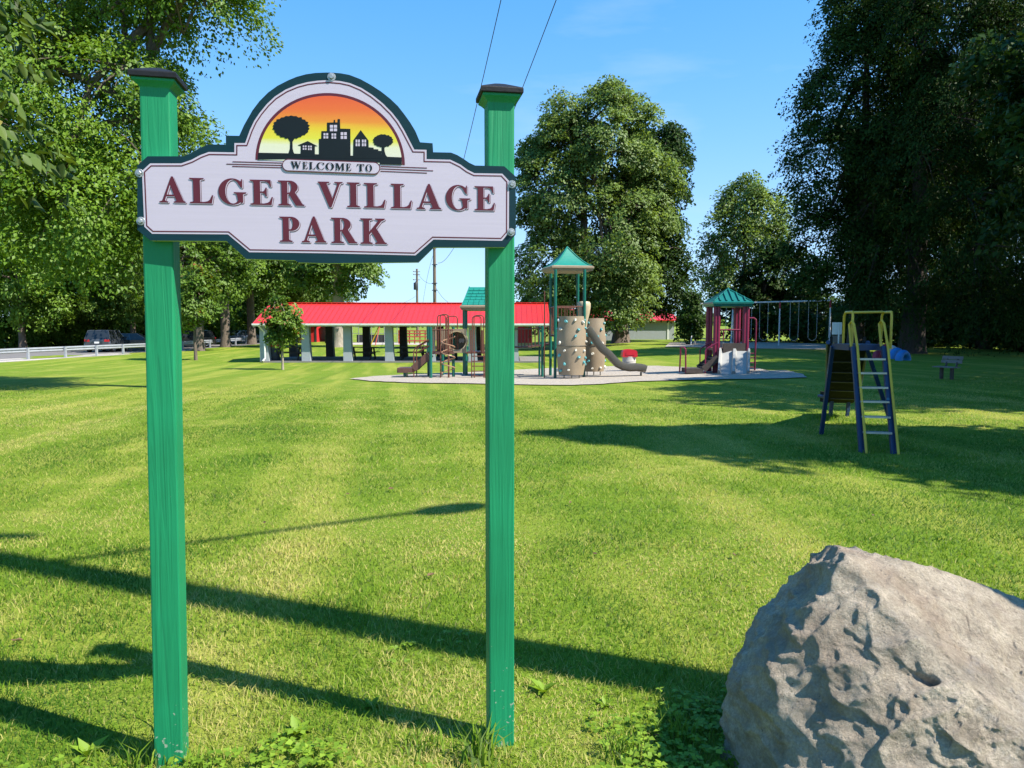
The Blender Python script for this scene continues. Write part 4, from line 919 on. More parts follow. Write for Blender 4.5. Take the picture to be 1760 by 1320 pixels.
climb_wall(957, 1006.5, 543.5, 644, D - .62, .23, math.radians(-195), math.radians(15), 11, 'near tan climbing wall studded with grips')
climb_wall(998, 1041, 547, 638, D + .95, .20, math.radians(-200), math.radians(25), 23, 'far tan climbing wall studded with grips')
# cream speaking funnel beside the tower
fc = at(1003.5, 540, D + .35); b = MB()
b.lathe([(.10, at(0, 566, D).z - fc.z), (.14, at(0, 552, D).z - fc.z), (.21, at(0, 538, D).z - fc.z), (.245, at(0, 527, D).z - fc.z), (.24, at(0, 521, D).z - fc.z), (.20, at(0, 518, D).z - fc.z), (.05, at(0, 517.2, D).z - fc.z), (0, at(0, 517, D).z - fc.z)], Matrix.Translation(fc), 20); b.build('funnel', M_cream, ps, smooth=True)
# wave slide
spx = [(1007, 566), (1015, 577), (1024, 591), (1033, 602), (1042, 609), (1050, 618), (1059, 627.5), (1070, 633), (1082, 635), (1094, 634.5), (1103, 635.5), (1109, 637)]
cen = []
for i, (x, y) in enumerate(spx): cen.append(at(x, y, D - .15 - .10 * i / len(spx)))
sec = [(-.27, .20), (-.285, .20), (-.30, .12), (-.27, 0), (-.16, -.06), (0, -.075), (.16, -.06), (.27, 0), (.30, .12), (.285, .20), (.27, .20), (.255, .10), (.14, -.015), (0, -.03), (-.14, -.015), (-.255, .10)]
def sweep(cen, sec, w=1.0):
    b = MB(); vs = []; fs = []; n = len(sec)
    for i, c in enumerate(cen):
        t = (cen[min(i + 1, len(cen) - 1)] - cen[max(i - 1, 0)]).normalized(); s = t.cross(Vector((0, 0, 1))).normalized(); u = s.cross(t)
        vs += [c + s * x * w + u * z for x, z in sec]
    for i in range(len(cen) - 1):
        for k in range(n): l = (k + 1) % n; fs.append((i * n + k, i * n + l, (i + 1) * n + l, (i + 1) * n + k))
    fs += [tuple(range(n - 1, -1, -1)), tuple((len(cen) - 1) * n + k for k in range(n))]; b.add(vs, fs); return b
sld = sweep(cen, sec, 1.05).build('slide', M_slide, ps, smooth=True, label='grey-brown wave slide')
p = cen[-1]; b = MB(); b.tube([p + Vector((-.15, 0, -.05)), Vector((p.x - .15, p.y, float(gz(p.x, p.y))))], .035, 8); b.build('slide_leg', M_slide, sld)
# bridge with barred rails, left of the tower
bz = zat(599)
B0 = Vector((X_(835, D + .9), D + .9, 0)); B1 = Vector((A2.x - .05, A2.y + .1, 0)); 
b = MB()
for i in range(14):
    s = (i + .5) / 14; q = B0.lerp(B1, s); z = bz + .10 * (2 * s - 1) ** 2
    m_ = MB(); m_.box((q.x, q.y + .4, z), ((B1.x - B0.x) / 14 * .92, .85, .05)); m_.build('bridge_slat', M_deck, ps)
for dy, n in ((0, 18), (.85, 18)):
    top = None
    pts = []
    for i in range(n + 1):
        s = i / n; q = B0.lerp(B1, s); pts.append(Vector((q.x, q.y + dy, bz + .78 + .10 * (2 * s - 1) ** 2 - .10)))
    mb = MB(); mb.tube(pts, .02, 6); top = mb.build('bridge_rail', M_brown, ps)
    for p_ in pts:
        mb = MB(); mb.tube([p_, p_ + Vector((0, 0, -.72))], .012, 5); mb.build('bar', M_brown, top)
post(932, 649, 560, .05); post(927, 646, 560, .04); post(935.5, 651, 500, .022, m=M_brown)
# left decks
LD = G(779, 650).y
Q1 = post(740.5, 651, 562); Q2 = post(737, 648, 562); Q3 = post(779.5, 649, 562); Q4 = post(761, 646, 590, .055)
zl = at(760, 607, LD).z
b = MB(); b.box(((Q1.x + Q3.x) / 2, LD + .45, zl), (Q3.x - Q1.x + .1, 1.0, .07)); b.build('deck', M_deck, ps)
S1 = post(801, 646, 530, .07); S2 = post(798, 644, 530, .06); 
xr_ = X_(845, LD); b = MB(); b.tube([(xr_ + .6, S1.y, S1.z - .1), (xr_ + .6, S1.y, at(845, 530, S1.y).z)], .07, 12); b.build('post', M_pgreen, ps, smooth=True)
b = MB(); b.tube([(xr_ + .6, S1.y + 1.1, S1.z - .1), (xr_ + .6, S1.y + 1.1, at(845, 530, S1.y).z)], .07, 12); b.build('post', M_pgreen, ps, smooth=True)
b = MB(); b.box(((S1.x + xr_ + .6) / 2, S1.y + .5, at(820, 606, S1.y).z), (xr_ + .6 - S1.x, 1.15, .07)); b.build('deck', M_deck, ps)
rf2 = hip_roof((S1.x + xr_ + .6) / 2, S1.y + .5, 0, (xr_ + .6 - S1.x) / 2 + .13, .78, at(820, 525, S1.y - .2).z, at(820, 493, S1.y + .3).z, M_proof, M_tan, .05, ridge=(xr_ + .6 - S1.x) / 2 - .12)
# shingle courses on that roof
hx2 = (xr_ + .6 - S1.x) / 2 + .13; cx2 = (S1.x + xr_ + .6) / 2; cy2 = S1.y + .5; ze2 = at(820, 525, S1.y - .2).z; zt2 = at(820, 493, S1.y + .3).z; rdg = (xr_ + .6 - S1.x) / 2 - .12
for k in range(6):
    s = (k + .1) / 6.3; zz_ = ze2 + (zt2 - ze2) * s ** 1.1; hx = (hx2 - rdg) * (1 - s) + rdg; n = 9 - k // 2
    for i in range(n):
        x = cx2 - hx + 2 * hx * (i + .5) / n; y = cy2 - .78 * (1 - s); b = MB()
        th = math.atan2((zt2 - ze2), .78); b.box(None, (2 * hx / n * .93, .14, .022), M=Matrix.Translation((x, y + .04, zz_ + .055)) @ Matrix.Rotation(th, 4, 'X')); b.build('shingle', M_proof, rf2)
# tube panel
pz0, pz1 = at(0, 607, LD).z, at(0, 565.5, LD).z; x0_, x1_ = X_(780, LD), X_(799, LD)
ang = [2 * PI * i / 28 for i in range(28)]; cxp, czp = X_(776, LD), (pz0 + pz1) / 2; rt = .36
Mxz = Matrix(((1, 0, 0, 0), (0, 0, -1, 0), (0, 1, 0, 0), (0, 0, 0, 1)))
b = MB(); xa = X_(752, LD)
b.prism([(xa, pz0), (x1_, pz0), (x1_, pz1), (xa, pz1)], -(LD + .95), -(LD + .90), Mxz); b.build('tube_panel', M_tan, ps)
tb_ = MB(); tb_.lathe([(rt, -.9), (rt, 0.0), (rt + .05, .0), (rt + .05, .05), (rt - .03, .05), (rt - .03, -.9)], Matrix.Translation((X_(784, LD), LD + .35, czp)) @ Matrix.Rotation(PI / 2, 4, 'X'), 26, caps=False); tbo = tb_.build('crawl_tube', M_cream, ps, smooth=True)
fr = MB(); ring = [(X_(784, LD) + rt * 1.02 * math.cos(a), czp + rt * 1.02 * math.sin(a)) for a in ang]
fr = MB(); sq = [(X_(766, LD), pz0), (x1_ + .02, pz0), (x1_ + .02, pz1), (X_(766, LD), pz1)]
fr.sheet([sq, ring], Mxz, -(LD + .20)); fr.sheet([sq, ring], Mxz, -(LD + .24)); fr.build('tube_frame', M_tan, ps)
for px in (791, 795.5):
    p = at(px, 585.5, LD + .05); 
    b = MB(); b.lathe([(.05, 0), (.05, .02), (0, .02)], Matrix.Translation((p.x, LD + .17, p.z)) @ Matrix.Rotation(PI / 2, 4, 'X') @ Matrix.Scale(1.7, 4, (0, 1, 0)), 10); b.build('peep_hole', M_dark, tbo)
rail((Q1.x, LD + .02, 0), (X_(779, LD), LD + .02, 0), at(0, 567, LD).z, at(0, 604, LD).z, 12)
# steps up from the left with hand rails
st0 = at(711, 640, LD); st1 = at(738, 609, LD)
b = MB()
for s in (0, .8):
    mb = MB(); mb.beam(Vector((X_(710, LD), LD + s, at(0, 634, LD).z)), Vector((X_(737, LD), LD + s, at(0, 610, LD).z)), .05, .24, up=(0, 1, 0) if False else (0, 0, 1)); mb.build('stringer', M_deck, ps)
for i in range(4):
    p = at(712 + i * 7, 635 - i * 6.6, LD); mb = MB(); mb.box((p.x, LD + .4, p.z), (.24, .78, .05)); mb.build('step', M_deck, ps)
mb = MB(); mb.box((X_(695.5, LD), LD + .35, at(0, 636.5, LD).z), (26 * LD / F, .85, .17)); pl_ = mb.build('transfer_platform', M_deck, ps)
mb = MB(); mb.box((X_(694.5, LD), LD + .35, at(0, 645, LD).z), (.10, .5, .34)); mb.build('platform_leg', M_pgreen, pl_)
for s in (0, .8):
    H0 = Vector((X_(711, LD), LD + s, 0)); pts = [(H0.x, LD + s, at(0, 651, LD).z), (H0.x, LD + s, at(0, 604, LD).z), (H0.x + .05, LD + s, at(0, 599.5, LD).z), (X_(716, LD), LD + s, at(0, 596, LD).z), (X_(737, LD), LD + s, at(0, 583.5, LD).z)]
    mb = MB(); mb.tube(pts, .022, 7); hr = mb.build('hand_rail', M_brown, ps)
    mb = MB(); mb.tube([(X_(714, LD), LD + s, at(0, 608, LD).z), (X_(730, LD), LD + s, at(0, 598, LD).z), (X_(735, LD), LD + s, at(0, 594, LD).z)], .018, 6); mb.build('lower_rail', M_brown, hr)
    mb = MB(); mb.tube([(X_(724, LD), LD + s, at(0, 591, LD).z), (X_(724, LD), LD + s, at(0, 599, LD).z)], .016, 6); mb.build('bar', M_brown, hr)
# hoops over the climbers and the corkscrew climber
def hoop(pxa, pxb, pt, pb, d, r=.02, m=None):
    za, zb2 = at(0, pt, d).z, at(0, pb, d).z; xa, xb = X_(pxa, d), X_(pxb, d); q = min(.09, (xb - xa) * .4)
    pts = [(xa, d, zb2), (xa, d, za - q), (xa + q * .3, d, za - q * .3), (xa + q, d, za), (xb - q, d, za), (xb - q * .3, d, za - q * .3), (xb, d, za - q), (xb, d, zb2)]
    mb = MB(); mb.tube(pts, r, 6); return mb.build('hoop', m or M_brown, ps)
hoop(752.5, 766.5, 541.5, 604, LD + .05); hoop(768, 786.5, 543.5, 604, LD + .35); hoop(757, 771.5, 540.5, 652, LD - .35, .022); hoop(812, 827, 543.5, 606, LD + .1); hoop(815, 831.5, 542, 652, LD - .3)
cs = []; cx0 = X_(770.5, LD - .35)
for i in range(96):
    a = i / 95 * 2 * PI * 3.6; cs.append((cx0 + .23 * math.cos(a), LD - .35 + .23 * math.sin(a), at(0, 578, LD).z + (at(0, 642, LD).z - at(0, 578, LD).z) * i / 95))
mb = MB(); mb.tube(cs, .022, 6); mb.build('corkscrew', mk('tan_brown_pipe', (.30, .17, .10), .45), ps, smooth=True)
mb = MB(); mb.tube([(cx0, LD - .35, at(0, 652, LD).z), (cx0, LD - .35, at(0, 548, LD).z)], .024, 7); mb.build('climber_pole', M_brown, ps)
for k in range(5):
    z = at(0, 612 + k * 8.5, LD).z; mb = MB(); mb.tube([(X_(811, LD), LD - .1, z), (X_(834, LD), LD - .1, z)], .018, 6); mb.build('rung', M_brown, ps)
for px in (811, 834):
    mb = MB(); mb.tube([(X_(px, LD), LD - .1, at(0, 606, LD).z), (X_(px, LD), LD - .25, at(0, 650, LD).z)], .02, 6); mb.build('ladder_side', M_brown, ps)
for px in (809, 829): 
    mb = MB(); mb.box((X_(px, LD), LD + .1, at(0, 588, LD).z), (.05, .05, .85)); mb.build('gate_post', M_brown, ps)

# ------------------------------------------------------------------ toddler tower (maroon posts)
M_maroon = mk('maroon_powder_coat', (0.175, 0.012, 0.045), 0.4, 0.12, 8); M_grslide = mk('pale_grey_slide_plastic', (0.34, 0.34, 0.32), 0.5, 0.06, 4)
M_toddroof = mk('green_toddler_roof', (0.006, 0.13, 0.11), 0.35, 0.1, 5)
KC = G(1258, 641); KD = KC.y; KC.z += BD; ts = KD / F
kt = thing('toddler_tower', 'maroon posted toddler tower with green hip roof and twin grey slides', 'playground', KC)
ps_keep = ps; ps = kt
def kx(px, d=KD): return pxX(px, d)
def kz(py, d=KD): return at(1250, py, d).z
hw2 = (1284 - 1229) / 2 * ts
ctr = Vector((kx(1256.5), KD + hw2, 0))
for sx in (-1, 1):
    for sy in (-1, 1):
        for q in (0, 1):
            x = ctr.x + sx * hw2 + (-sx) * q * .11; y = ctr.y + sy * hw2 * .9
            mb = MB(); mb.tube([(x, y, float(gz(x, y)) - .05), (x, y, kz(519))], .07, 10); mb.build('post', M_maroon, kt, smooth=True)
zr0, zr1 = kz(519), kz(495.5)
rf3 = hip_roof(ctr.x, ctr.y, 0, 32 * ts, 32 * ts, zr0 + .02, zr1, M_toddroof, M_toddroof, .0)
for s in (-.66, -.33, 0, .33, .66):
    h = 32 * ts; zz1 = zr0 + .04 + (zr1 - zr0) * (1 - abs(s)) * .98
    mb = MB(); mb.tube([(ctr.x + s * h, ctr.y - h, zr0 + .05), (ctr.x + s * h, ctr.y - h * abs(s) - .02, zz1)], .03, 5); mb.build('rib', M_toddroof, rf3)
mb = MB(); mb.box((ctr.x, ctr.y, kz(601)), (hw2 * 2, hw2 * 1.9, .08)); mb.build('deck', M_deck, kt)
mb = MB(); mb.tube([(ctr.x - hw2, ctr.y - hw2 * .9, kz(567)), (ctr.x + hw2, ctr.y - hw2 * .9, kz(567))], .03, 6); mb.build('bar', M_maroon, kt)
mb = MB(); mb.tube([(ctr.x - hw2 + .3, ctr.y - hw2 * .9, kz(586)), (ctr.x - hw2 + .3, ctr.y - hw2 * .9, kz(567))], .02, 6); mb.build('bar', M_maroon, kt)
# twin chute seen from its foot
cc = []
for i in range(9):
    s = i / 8; cc.append(Vector((kx(1261) - .30 * s, KD - .1 - .95 * s, kz(603) + (.10 + float(gz(5, KD)) - kz(603) + BD) * (s ** .85 if s < .9 else .93 + .07 * (s - .9) * 10))))
hwid = 22.5 * ts
sec2 = [(-hwid - .05, .16), (-hwid - .07, -.06), (0, -.08), (hwid + .07, -.06), (hwid + .05, .16), (hwid, .16), (hwid - .05, 0), (.08, 0), (.04, .13), (-.04, .13), (-.08, 0), (-hwid + .05, 0), (-hwid, .16)]
twin = sweep(cc, sec2).build('twin_slide', M_grslide, kt, label='pale grey twin slide')
mb = MB(); mb.box((kx(1261), KD - .02, kz(598)), (hwid * 1.7, .08, .34)); mb.build('slide_hood', M_wood_dark, kt)
mb = MB(); mb.box((kx(1250), KD + 1.4, kz(597)), (.55, .06, .25)); mb.build('back_panel', M_grslide, kt)
# steps at the left
mb = MB(); mb.box((kx(1191.5), KD + .1, kz(636.5)), (29 * ts, .8, .16)); mb.build('transfer_platform', M_wood_dark, kt)
for i in range(4):
    mb = MB(); mb.box((kx(1209 + i * 6), KD + .1, kz(632 - i * 5.5)), (.2, .75, .06)); mb.build('step', M_wood_dark, kt)
for s in (-.28, .48):
    mb = MB(); mb.beam((kx(1206), KD + s, kz(634)), (kx(1231), KD + s, kz(614)), .05, .22); mb.build('stringer', M_wood_dark, kt)
mb = MB(); mb.tube([(kx(1177), KD - .2, kz(641)), (kx(1176), KD - .2, kz(600)), (kx(1174.5), KD - .1, kz(597)), (kx(1174), KD + .4, kz(597)), (kx(1174), KD + .5, kz(641))], .03, 7); mb.build('hand_rail', M_maroon, kt)
for s in (-.28, .48):
    mb = MB(); mb.tube([(kx(1209), KD + s, kz(640)), (kx(1209), KD + s, kz(602)), (kx(1213), KD + s, kz(597.5)), (kx(1230), KD + s, kz(588))], .025, 7); mb.build('hand_rail', M_maroon, kt)
mb = MB(); mb.tube([(kx(1286), KD + .3, kz(546.5)), (kx(1299), KD + .3, kz(546.5)), (kx(1302.5), KD + .3, kz(549.5)), (kx(1303), KD + .3, kz(556)), (kx(1302.5), KD + .3, kz(640))], .03, 7); mb.build('hoop', M_maroon, kt)
for k in range(4):
    mb = MB(); mb.tube([(kx(1287), KD + .3, kz(608 + k * 8)), (kx(1302), KD + .3, kz(608 + k * 8))], .02, 6); mb.build('rung', M_maroon, kt)
ps = ps_keep

# ------------------------------------------------------------------ swing set
M_galv = mk('galvanised_pipe', (0.66, 0.67, 0.66), 0.5, 0.08, 10); M_redcol = mk('red_collar', (0.42, 0.03, 0.04), 0.5); M_belt = mk('pale_swing_belt', (0.55, 0.54, 0.50), 0.6)
sa, sb_ = G(1191, 592), G(1425, 594)
sw = thing('swing_set', 'long metal swing set with red collars behind the toddler tower', 'swing set', (sa + sb_) / 2)
za_, zb_ = at(1191, 522.5, sa.y).z, at(1423, 516.5, sb_.y).z
ta, tb2 = Vector((sa.x, sa.y, za_)), Vector((sb_.x, sb_.y, zb_)); ax_ = (tb2 - ta); perp = Vector((-ax_.y, ax_.x, 0)).normalized()
mb = MB(); mb.tube([ta, tb2], .055, 8); mb.build('top_beam', M_galv, sw)
for s in (0, .30, .645, 1.0):
    p = ta.lerp(tb2, s)
    for q in (-1, 1):
        for off in ((-.35, .35) if s in (0, 1.0) and False else (0,)):
            f = p + perp * q * 1.25; mb = MB(); mb.tube([p, (f.x, f.y, float(gz(f.x, f.y)))], .045, 7); lg = mb.build('leg', M_galv, sw)
            mb = MB(); mb.tube([p + Vector((0, 0, .02)), p.lerp(f + Vector((0, 0, float(gz(f.x, f.y)) - p.z)) if False else Vector((f.x, f.y, float(gz(f.x, f.y)))), .16)], .062, 7); mb.build('collar', M_redcol, lg)
for s, on_ in ((.10, 1), (.22, 1), (.41, 1), (.53, 1), (.75, 1), (.88, 1)):
    p = ta.lerp(tb2, s); half = ax_.normalized() * .30
    zs = float(gz(p.x, p.y)) + .55
    st = thing('swing', 'belt swing hanging on two chains, number %s of six from the left under the swing beam' % ('first', 'second', 'third', 'fourth', 'fifth', 'sixth')[[.10, .22, .41, .53, .75, .88].index(s)], 'swing', Vector((p.x, p.y, zs - .15)), 0, 'belt swings')
    st['label'] = '%s belt swing from the left, hanging under the swing set beam' % ('first', 'second', 'third', 'fourth', 'fifth', 'sixth')[[.10, .22, .41, .53, .75, .88].index(s)]
    for q in (-1, 1):
        mb = MB(); mb.tube([p + half * q * 1.05, Vector((p.x, p.y, zs + .06)) + half * q], .014, 5); mb.build('chain', M_galv, st)
    mb = MB(); mb.add([v for i in range(9) for v in (Vector((p.x, p.y, zs + .06 - .22 * (1 - (i / 4 - 1) ** 2))) + half * (i / 4 - 1) - perp * .09, Vector((p.x, p.y, zs + .06 - .22 * (1 - (i / 4 - 1) ** 2))) + half * (i / 4 - 1) + perp * .09, Vector((p.x, p.y, zs + .035 - .22 * (1 - (i / 4 - 1) ** 2))) + half * (i / 4 - 1) + perp * .09, Vector((p.x, p.y, zs + .035 - .22 * (1 - (i / 4 - 1) ** 2))) + half * (i / 4 - 1) - perp * .09)],
                      [f for i in range(8) for f in ((i * 4, i * 4 + 1, i * 4 + 5, i * 4 + 4), (i * 4 + 1, i * 4 + 2, i * 4 + 6, i * 4 + 5), (i * 4 + 2, i * 4 + 3, i * 4 + 7, i * 4 + 6), (i * 4 + 3, i * 4, i * 4 + 4, i * 4 + 7))])
    mb.build('seat', M_belt, st)

# ------------------------------------------------------------------ blue and yellow ladder slide
M_bl = mk('chipped_blue_paint', (0.006, 0.026, 0.085), 0.5, 0.15, 6, wear=(0.06, 0.20, 0.28), wear_amt=0.5); M_ye = mk('chipped_yellow_paint', (0.58, 0.39, 0.03), 0.45, 0.15, 8, wear=(0.25, 0.16, 0.05), wear_amt=0.5)
M_chute = mk('dark_weathered_chute', (0.026, 0.024, 0.021), 0.95, 0.3, 4, spec=0.08, wear=(0.075, 0.065, 0.05), wear_amt=0.6); M_rung = mk('worn_metal_rung', (0.42, 0.42, 0.40), 0.4, 0.2, 10, metal=0.5)
L0, L1 = G(1483, 779), G(1538, 781); LDp = (L0.y + L1.y) / 2
ls = thing('ladder_slide', 'old blue and yellow ladder slide standing in tree shade', 'slide', (L0 + L1) / 2)
dT = LDp + .75                                                  # top of the ladder is farther away
T0, T1 = at(1464.5, 552, dT), at(1516, 551, dT)
for a, c in ((L0, T0), (L1, T1)):
    a = a + Vector((0, 0, -.05)); e = a.lerp(c, .80)
    d_ = (c - a).normalized(); side = Vector((1, 0, 0))
    mb = MB(); mb.beam(a, e, .035, .075, up=(1, 0, 0)); rl = mb.build('ladder_side', M_bl, ls)
    mb = MB(); mb.tube([a + Vector((.022, -.045, .05)), a.lerp(c, .5) + Vector((.022, -.045, 0)), e + Vector((.022, -.045, 0)), c + Vector((.012, -.03, -.04)), c + Vector((0, .0, 0)), c + Vector((-.01, .05, -.04)), e + Vector((-.01, .06, 0.0))], .016, 7); mb.build('hand_rail', M_ye, rl, smooth=True)
for k, py in enumerate((621, 645.5, 670.5, 694.5, 720, 746)):
    s = (py - 780) / (552 - 780.); f = s * 1.0
    # height of the rung follows the ladder's slope
    a = L0.lerp(T0, f + .0); c = L1.lerp(T1, f); mb = MB(); mb.box(None, ((c - a).length - .03, .085, .022), M=Matrix.Translation((a + c) / 2) @ Matrix.Rotation(math.atan2(c.y - a.y, c.x - a.x), 4, 'Z')); mb.build('rung', M_rung, ls)
zp = at(1490, 597, dT).z; Pl, Pr = at(1457, 597, dT), at(1517, 597, dT)
mb = MB(); mb.box(((Pl.x + Pr.x) / 2, dT + .22, zp), (Pr.x - Pl.x, .50, .075)); mb.build('platform', M_bl, ls)
# guard frame behind the platform
for pxa, pxb in ((1450.5, 1458), (1515.5, 1523.5)):
    za2 = at(0, 536.5, dT + .3).z; mb = MB(); xa, xb = pxX(pxa, dT + .3), pxX(pxb, dT + .3)
    mb.tube([(xa, dT + .08, zp - .02), (xa, dT + .08, za2 - .05), (xa + .01, dT + .11, za2), (xb, dT + .42, za2), (xb, dT + .46, za2 - .05), (xb, dT + .46, zp - .02)], .016, 7); mb.build('guard_hoop', M_ye, ls, smooth=True)
mb = MB(); mb.tube([(pxX(1456, dT + .3), dT + .4, at(0, 537, dT + .3).z), (pxX(1521, dT + .3), dT + .4, at(0, 536, dT + .3).z)], .016, 7); mb.build('guard_bar', M_ye, ls)
# chute going down and away to the left
cf = G(1446, 716); ce = cf + Vector((0, 0, .28)); cs0 = Vector(((Pl.x + Pr.x) / 2 - .02, dT + .45, zp)); wdt = (Pr.x - Pl.x) * .42
cen2 = [cs0, cs0.lerp(ce, .12) + Vector((0, 0, .02)), cs0.lerp(ce, .5), cs0.lerp(ce, .88), ce + Vector((0, .1, -.01)), ce + Vector((-.02, .35, -.01))]
sec3 = [(-wdt, .13), (-wdt - .035, .13), (-wdt - .035, -.05), (wdt + .035, -.05), (wdt + .035, .13), (wdt, .13), (wdt, 0), (-wdt, 0)]
chute = sweep(cen2, sec3).build('chute', M_chute, ls)
for q in (-1, 1):
    mb = MB(); pts = []
    for i, c in enumerate(cen2):
        t = (cen2[min(i + 1, 5)] - cen2[max(i - 1, 0)]).normalized(); s_ = t.cross(Vector((0, 0, 1))).normalized(); pts.append(c + s_ * q * (wdt + .055) + Vector((0, 0, .05)))
    mb.tube(pts, .03, 7); mb.build('chute_rail', M_bl, ls, smooth=True)
for i in range(1, 6):
    c = cs0.lerp(ce, i / 5.6); t = (ce - cs0).normalized(); s_ = t.cross(Vector((0, 0, 1))).normalized(); u_ = s_.cross(t); mb = MB(); mb.beam(c - s_ * wdt - u_ * .06, c + s_ * wdt - u_ * .06, .03, .012, up=u_); mb.build('stiffener', M_dark, ls)
for q, (px, py) in ((-1, (1411.5, 747)), (1, (1537, 745))):
    f = G(px, py); mb = MB(); mb.beam(Vector((Pl.x if q < 0 else Pr.x, dT + .45, zp)), f, .04, .05, up=(1, 0, 0)); mb.build('leg', M_bl, ls)
for px in (1429, 1458):
    f = G(px, 716); mb = MB(); mb.beam(f + Vector((0, 0, .30)), f + Vector((-.02, 0, -.03)), .05, .05); mb.build('chute_leg', M_bl, ls)

# ------------------------------------------------------------------ tyre tunnel, bench, board on post
M_tbl = mk('blue_painted_tyre', (0.02, 0.19, 0.50), 0.5, 0.12, 6, 0.2, 30); M_twh = mk('white_painted_tyre', (0.50, 0.54, 0.56), 0.6, 0.12, 6); M_trd = mk('red_painted_tyre', (0.30, 0.012, 0.03), 0.55, 0.12, 6)
def tyre(px, py, r, m, lb, rz):
    p = G(px, py); mb = MB(); pr = []
    for i in range(13): a = 2 * PI * i / 12; pr.append((r - .14 + .14 * math.cos(a) * 1.0, .17 * math.sin(a)))
    mb.lathe(pr, Matrix.Translation(p + Vector((0, 0, .02))) @ Matrix.Rotation(rz, 4, 'Z') @ Matrix.Rotation(PI / 2, 4, 'X'), 28, caps=False); o = mb.build('half_buried_tyre', m, None, smooth=True); return tag(o, lb, 'tyre', 'painted tyres of the tunnel')
tyre(1552, 620, .47, M_tbl, 'nearest bright blue tyre of the half-buried tunnel', .55); tyre(1541, 617, .52, M_tbl, 'second blue tyre, touching the white one, of the half-buried tunnel', .5); tyre(1531, 614, .58, M_twh, 'white tyre of the half-buried tunnel', .5); tyre(1523, 612, .62, M_trd, 'dark red tyre behind the white one in the tunnel', .45)
tyre(1507, 618, .40, M_trd, 'red tyre seen between the ladder rails of the slide', 1.0)
bp_ = G(1628, 652); bn = thing('park_bench', 'small weathered wooden bench in the shade at right', 'bench', bp_, math.radians(-68)); Mx = WM[bn.name]
M_bench = mk('grey_weathered_wood', (0.17, 0.15, 0.135), 0.8, 0.2, 8)
bn.scale = (.85, .85, .85)
for k in range(3): mb = MB(); mb.box(None, (.75, .11, .035), M=Mx @ Matrix.Translation((-.05, -.13 + .125 * k, .40))); mb.build('seat_plank', M_bench, bn)
for k in range(2): mb = MB(); mb.box(None, (.75, .03, .11), M=Mx @ Matrix.Translation((-.05 + 0.0, .24 + .04 * k, .58 + .125 * k)) @ Matrix.Rotation(-.2, 4, 'X')); mb.build('back_plank', M_bench, bn)
for s in (-.22, .16):
    mb = MB(); mb.box(None, (.07, .11, .38), M=Mx @ Matrix.Translation((s, 0, .19))); mb.build('leg', M_wood_dark, bn)
    mb = MB(); mb.beam(Mx @ Vector((s, .17, .36)), Mx @ Vector((s, .31, .76)), .05, .04); mb.build('back_support', M_wood_dark, bn)
q_ = G(1440, 633); bd = thing('notice_board', 'small white board on a thin post left of the ladder slide', 'board', q_)
mb = MB(); mb.tube([q_ + Vector((0, .03, -.1)), Vector((q_.x, q_.y + .03, at(1440, 555, q_.y).z))], .028, 8); mb.build('post', M_galv, bd)
mb = MB(); mb.box((at(1440, 564.5, q_.y).x, q_.y + .075, at(1440, 564.5, q_.y).z), (.345, .03, .44)); mb.build('panel', M_white, bd)
mb = MB(); mb.box((at(1440, 583, q_.y).x, q_.y + .075, at(1440, 583, q_.y).z), (.345, .03, .26)); mb.build('panel', M_bench, bd)
tp = G(1484, 598); mb = MB(); mb.tube([tp + Vector((0, 0, -.1)), Vector((tp.x, tp.y, at(1484, 535, tp.y).z))], .07, 8); o = mb.build('steel_post', M_steel, None); tag(o, 'plain grey post in the shade behind the ladder slide', 'post')

# ------------------------------------------------------------------ guard rail along the road
def guard_rail(pp, label):
    pts = [G(*p) for p in pp]; t = thing('guard_rail', label, 'guard rail', pts[0])
    prof = [(-.045, -.155), (-.045, -.13), (.03, -.10), (.03, -.06), (-.035, -.02), (-.035, .02), (.03, .06), (.03, .10), (-.045, .13), (-.045, .155), (-.055, .155), (-.055, -.155)]
    for i in range(len(pts) - 1):
        a, c = pts[i] + Vector((0, 0, .58)), pts[i + 1] + Vector((0, 0, .58)); dv_ = (c - a).normalized(); s_ = dv_.cross(Vector((0, 0, 1))).normalized()
        mb = MB(); n = len(prof); mb.add([q - s_ * x * -1 + Vector((0, 0, z)) for q in (a - dv_ * .02, c + dv_ * .02) for x, z in prof], [(k, (k + 1) % n, n + (k + 1) % n, n + k) for k in range(n)]); mb.build('rail', M_zinc2, t)
    for p in pts:
        mb = MB(); mb.box(p + Vector((0.05, -.10, .33)), (.11, .16, .82)); mb.build('post', M_zinc2, t)
M_zinc2 = mk('weathered_galvanised_rail', (0.33, 0.35, 0.38), 0.5, 0.12, 4, metal=0.2)
guard_rail([(-130, 630), (-60, 624.5), (-10, 621.5), (49, 618), (113, 614.5), (166.5, 611.5), (212, 608.8), (252, 606.3), (287, 603.8), (314, 601.8), (338, 599.7), (361, 597.6), (386, 595.3), (405, 593.4), (423, 591.6), (440, 589.8)], 'grey steel guard rail along the road at left')

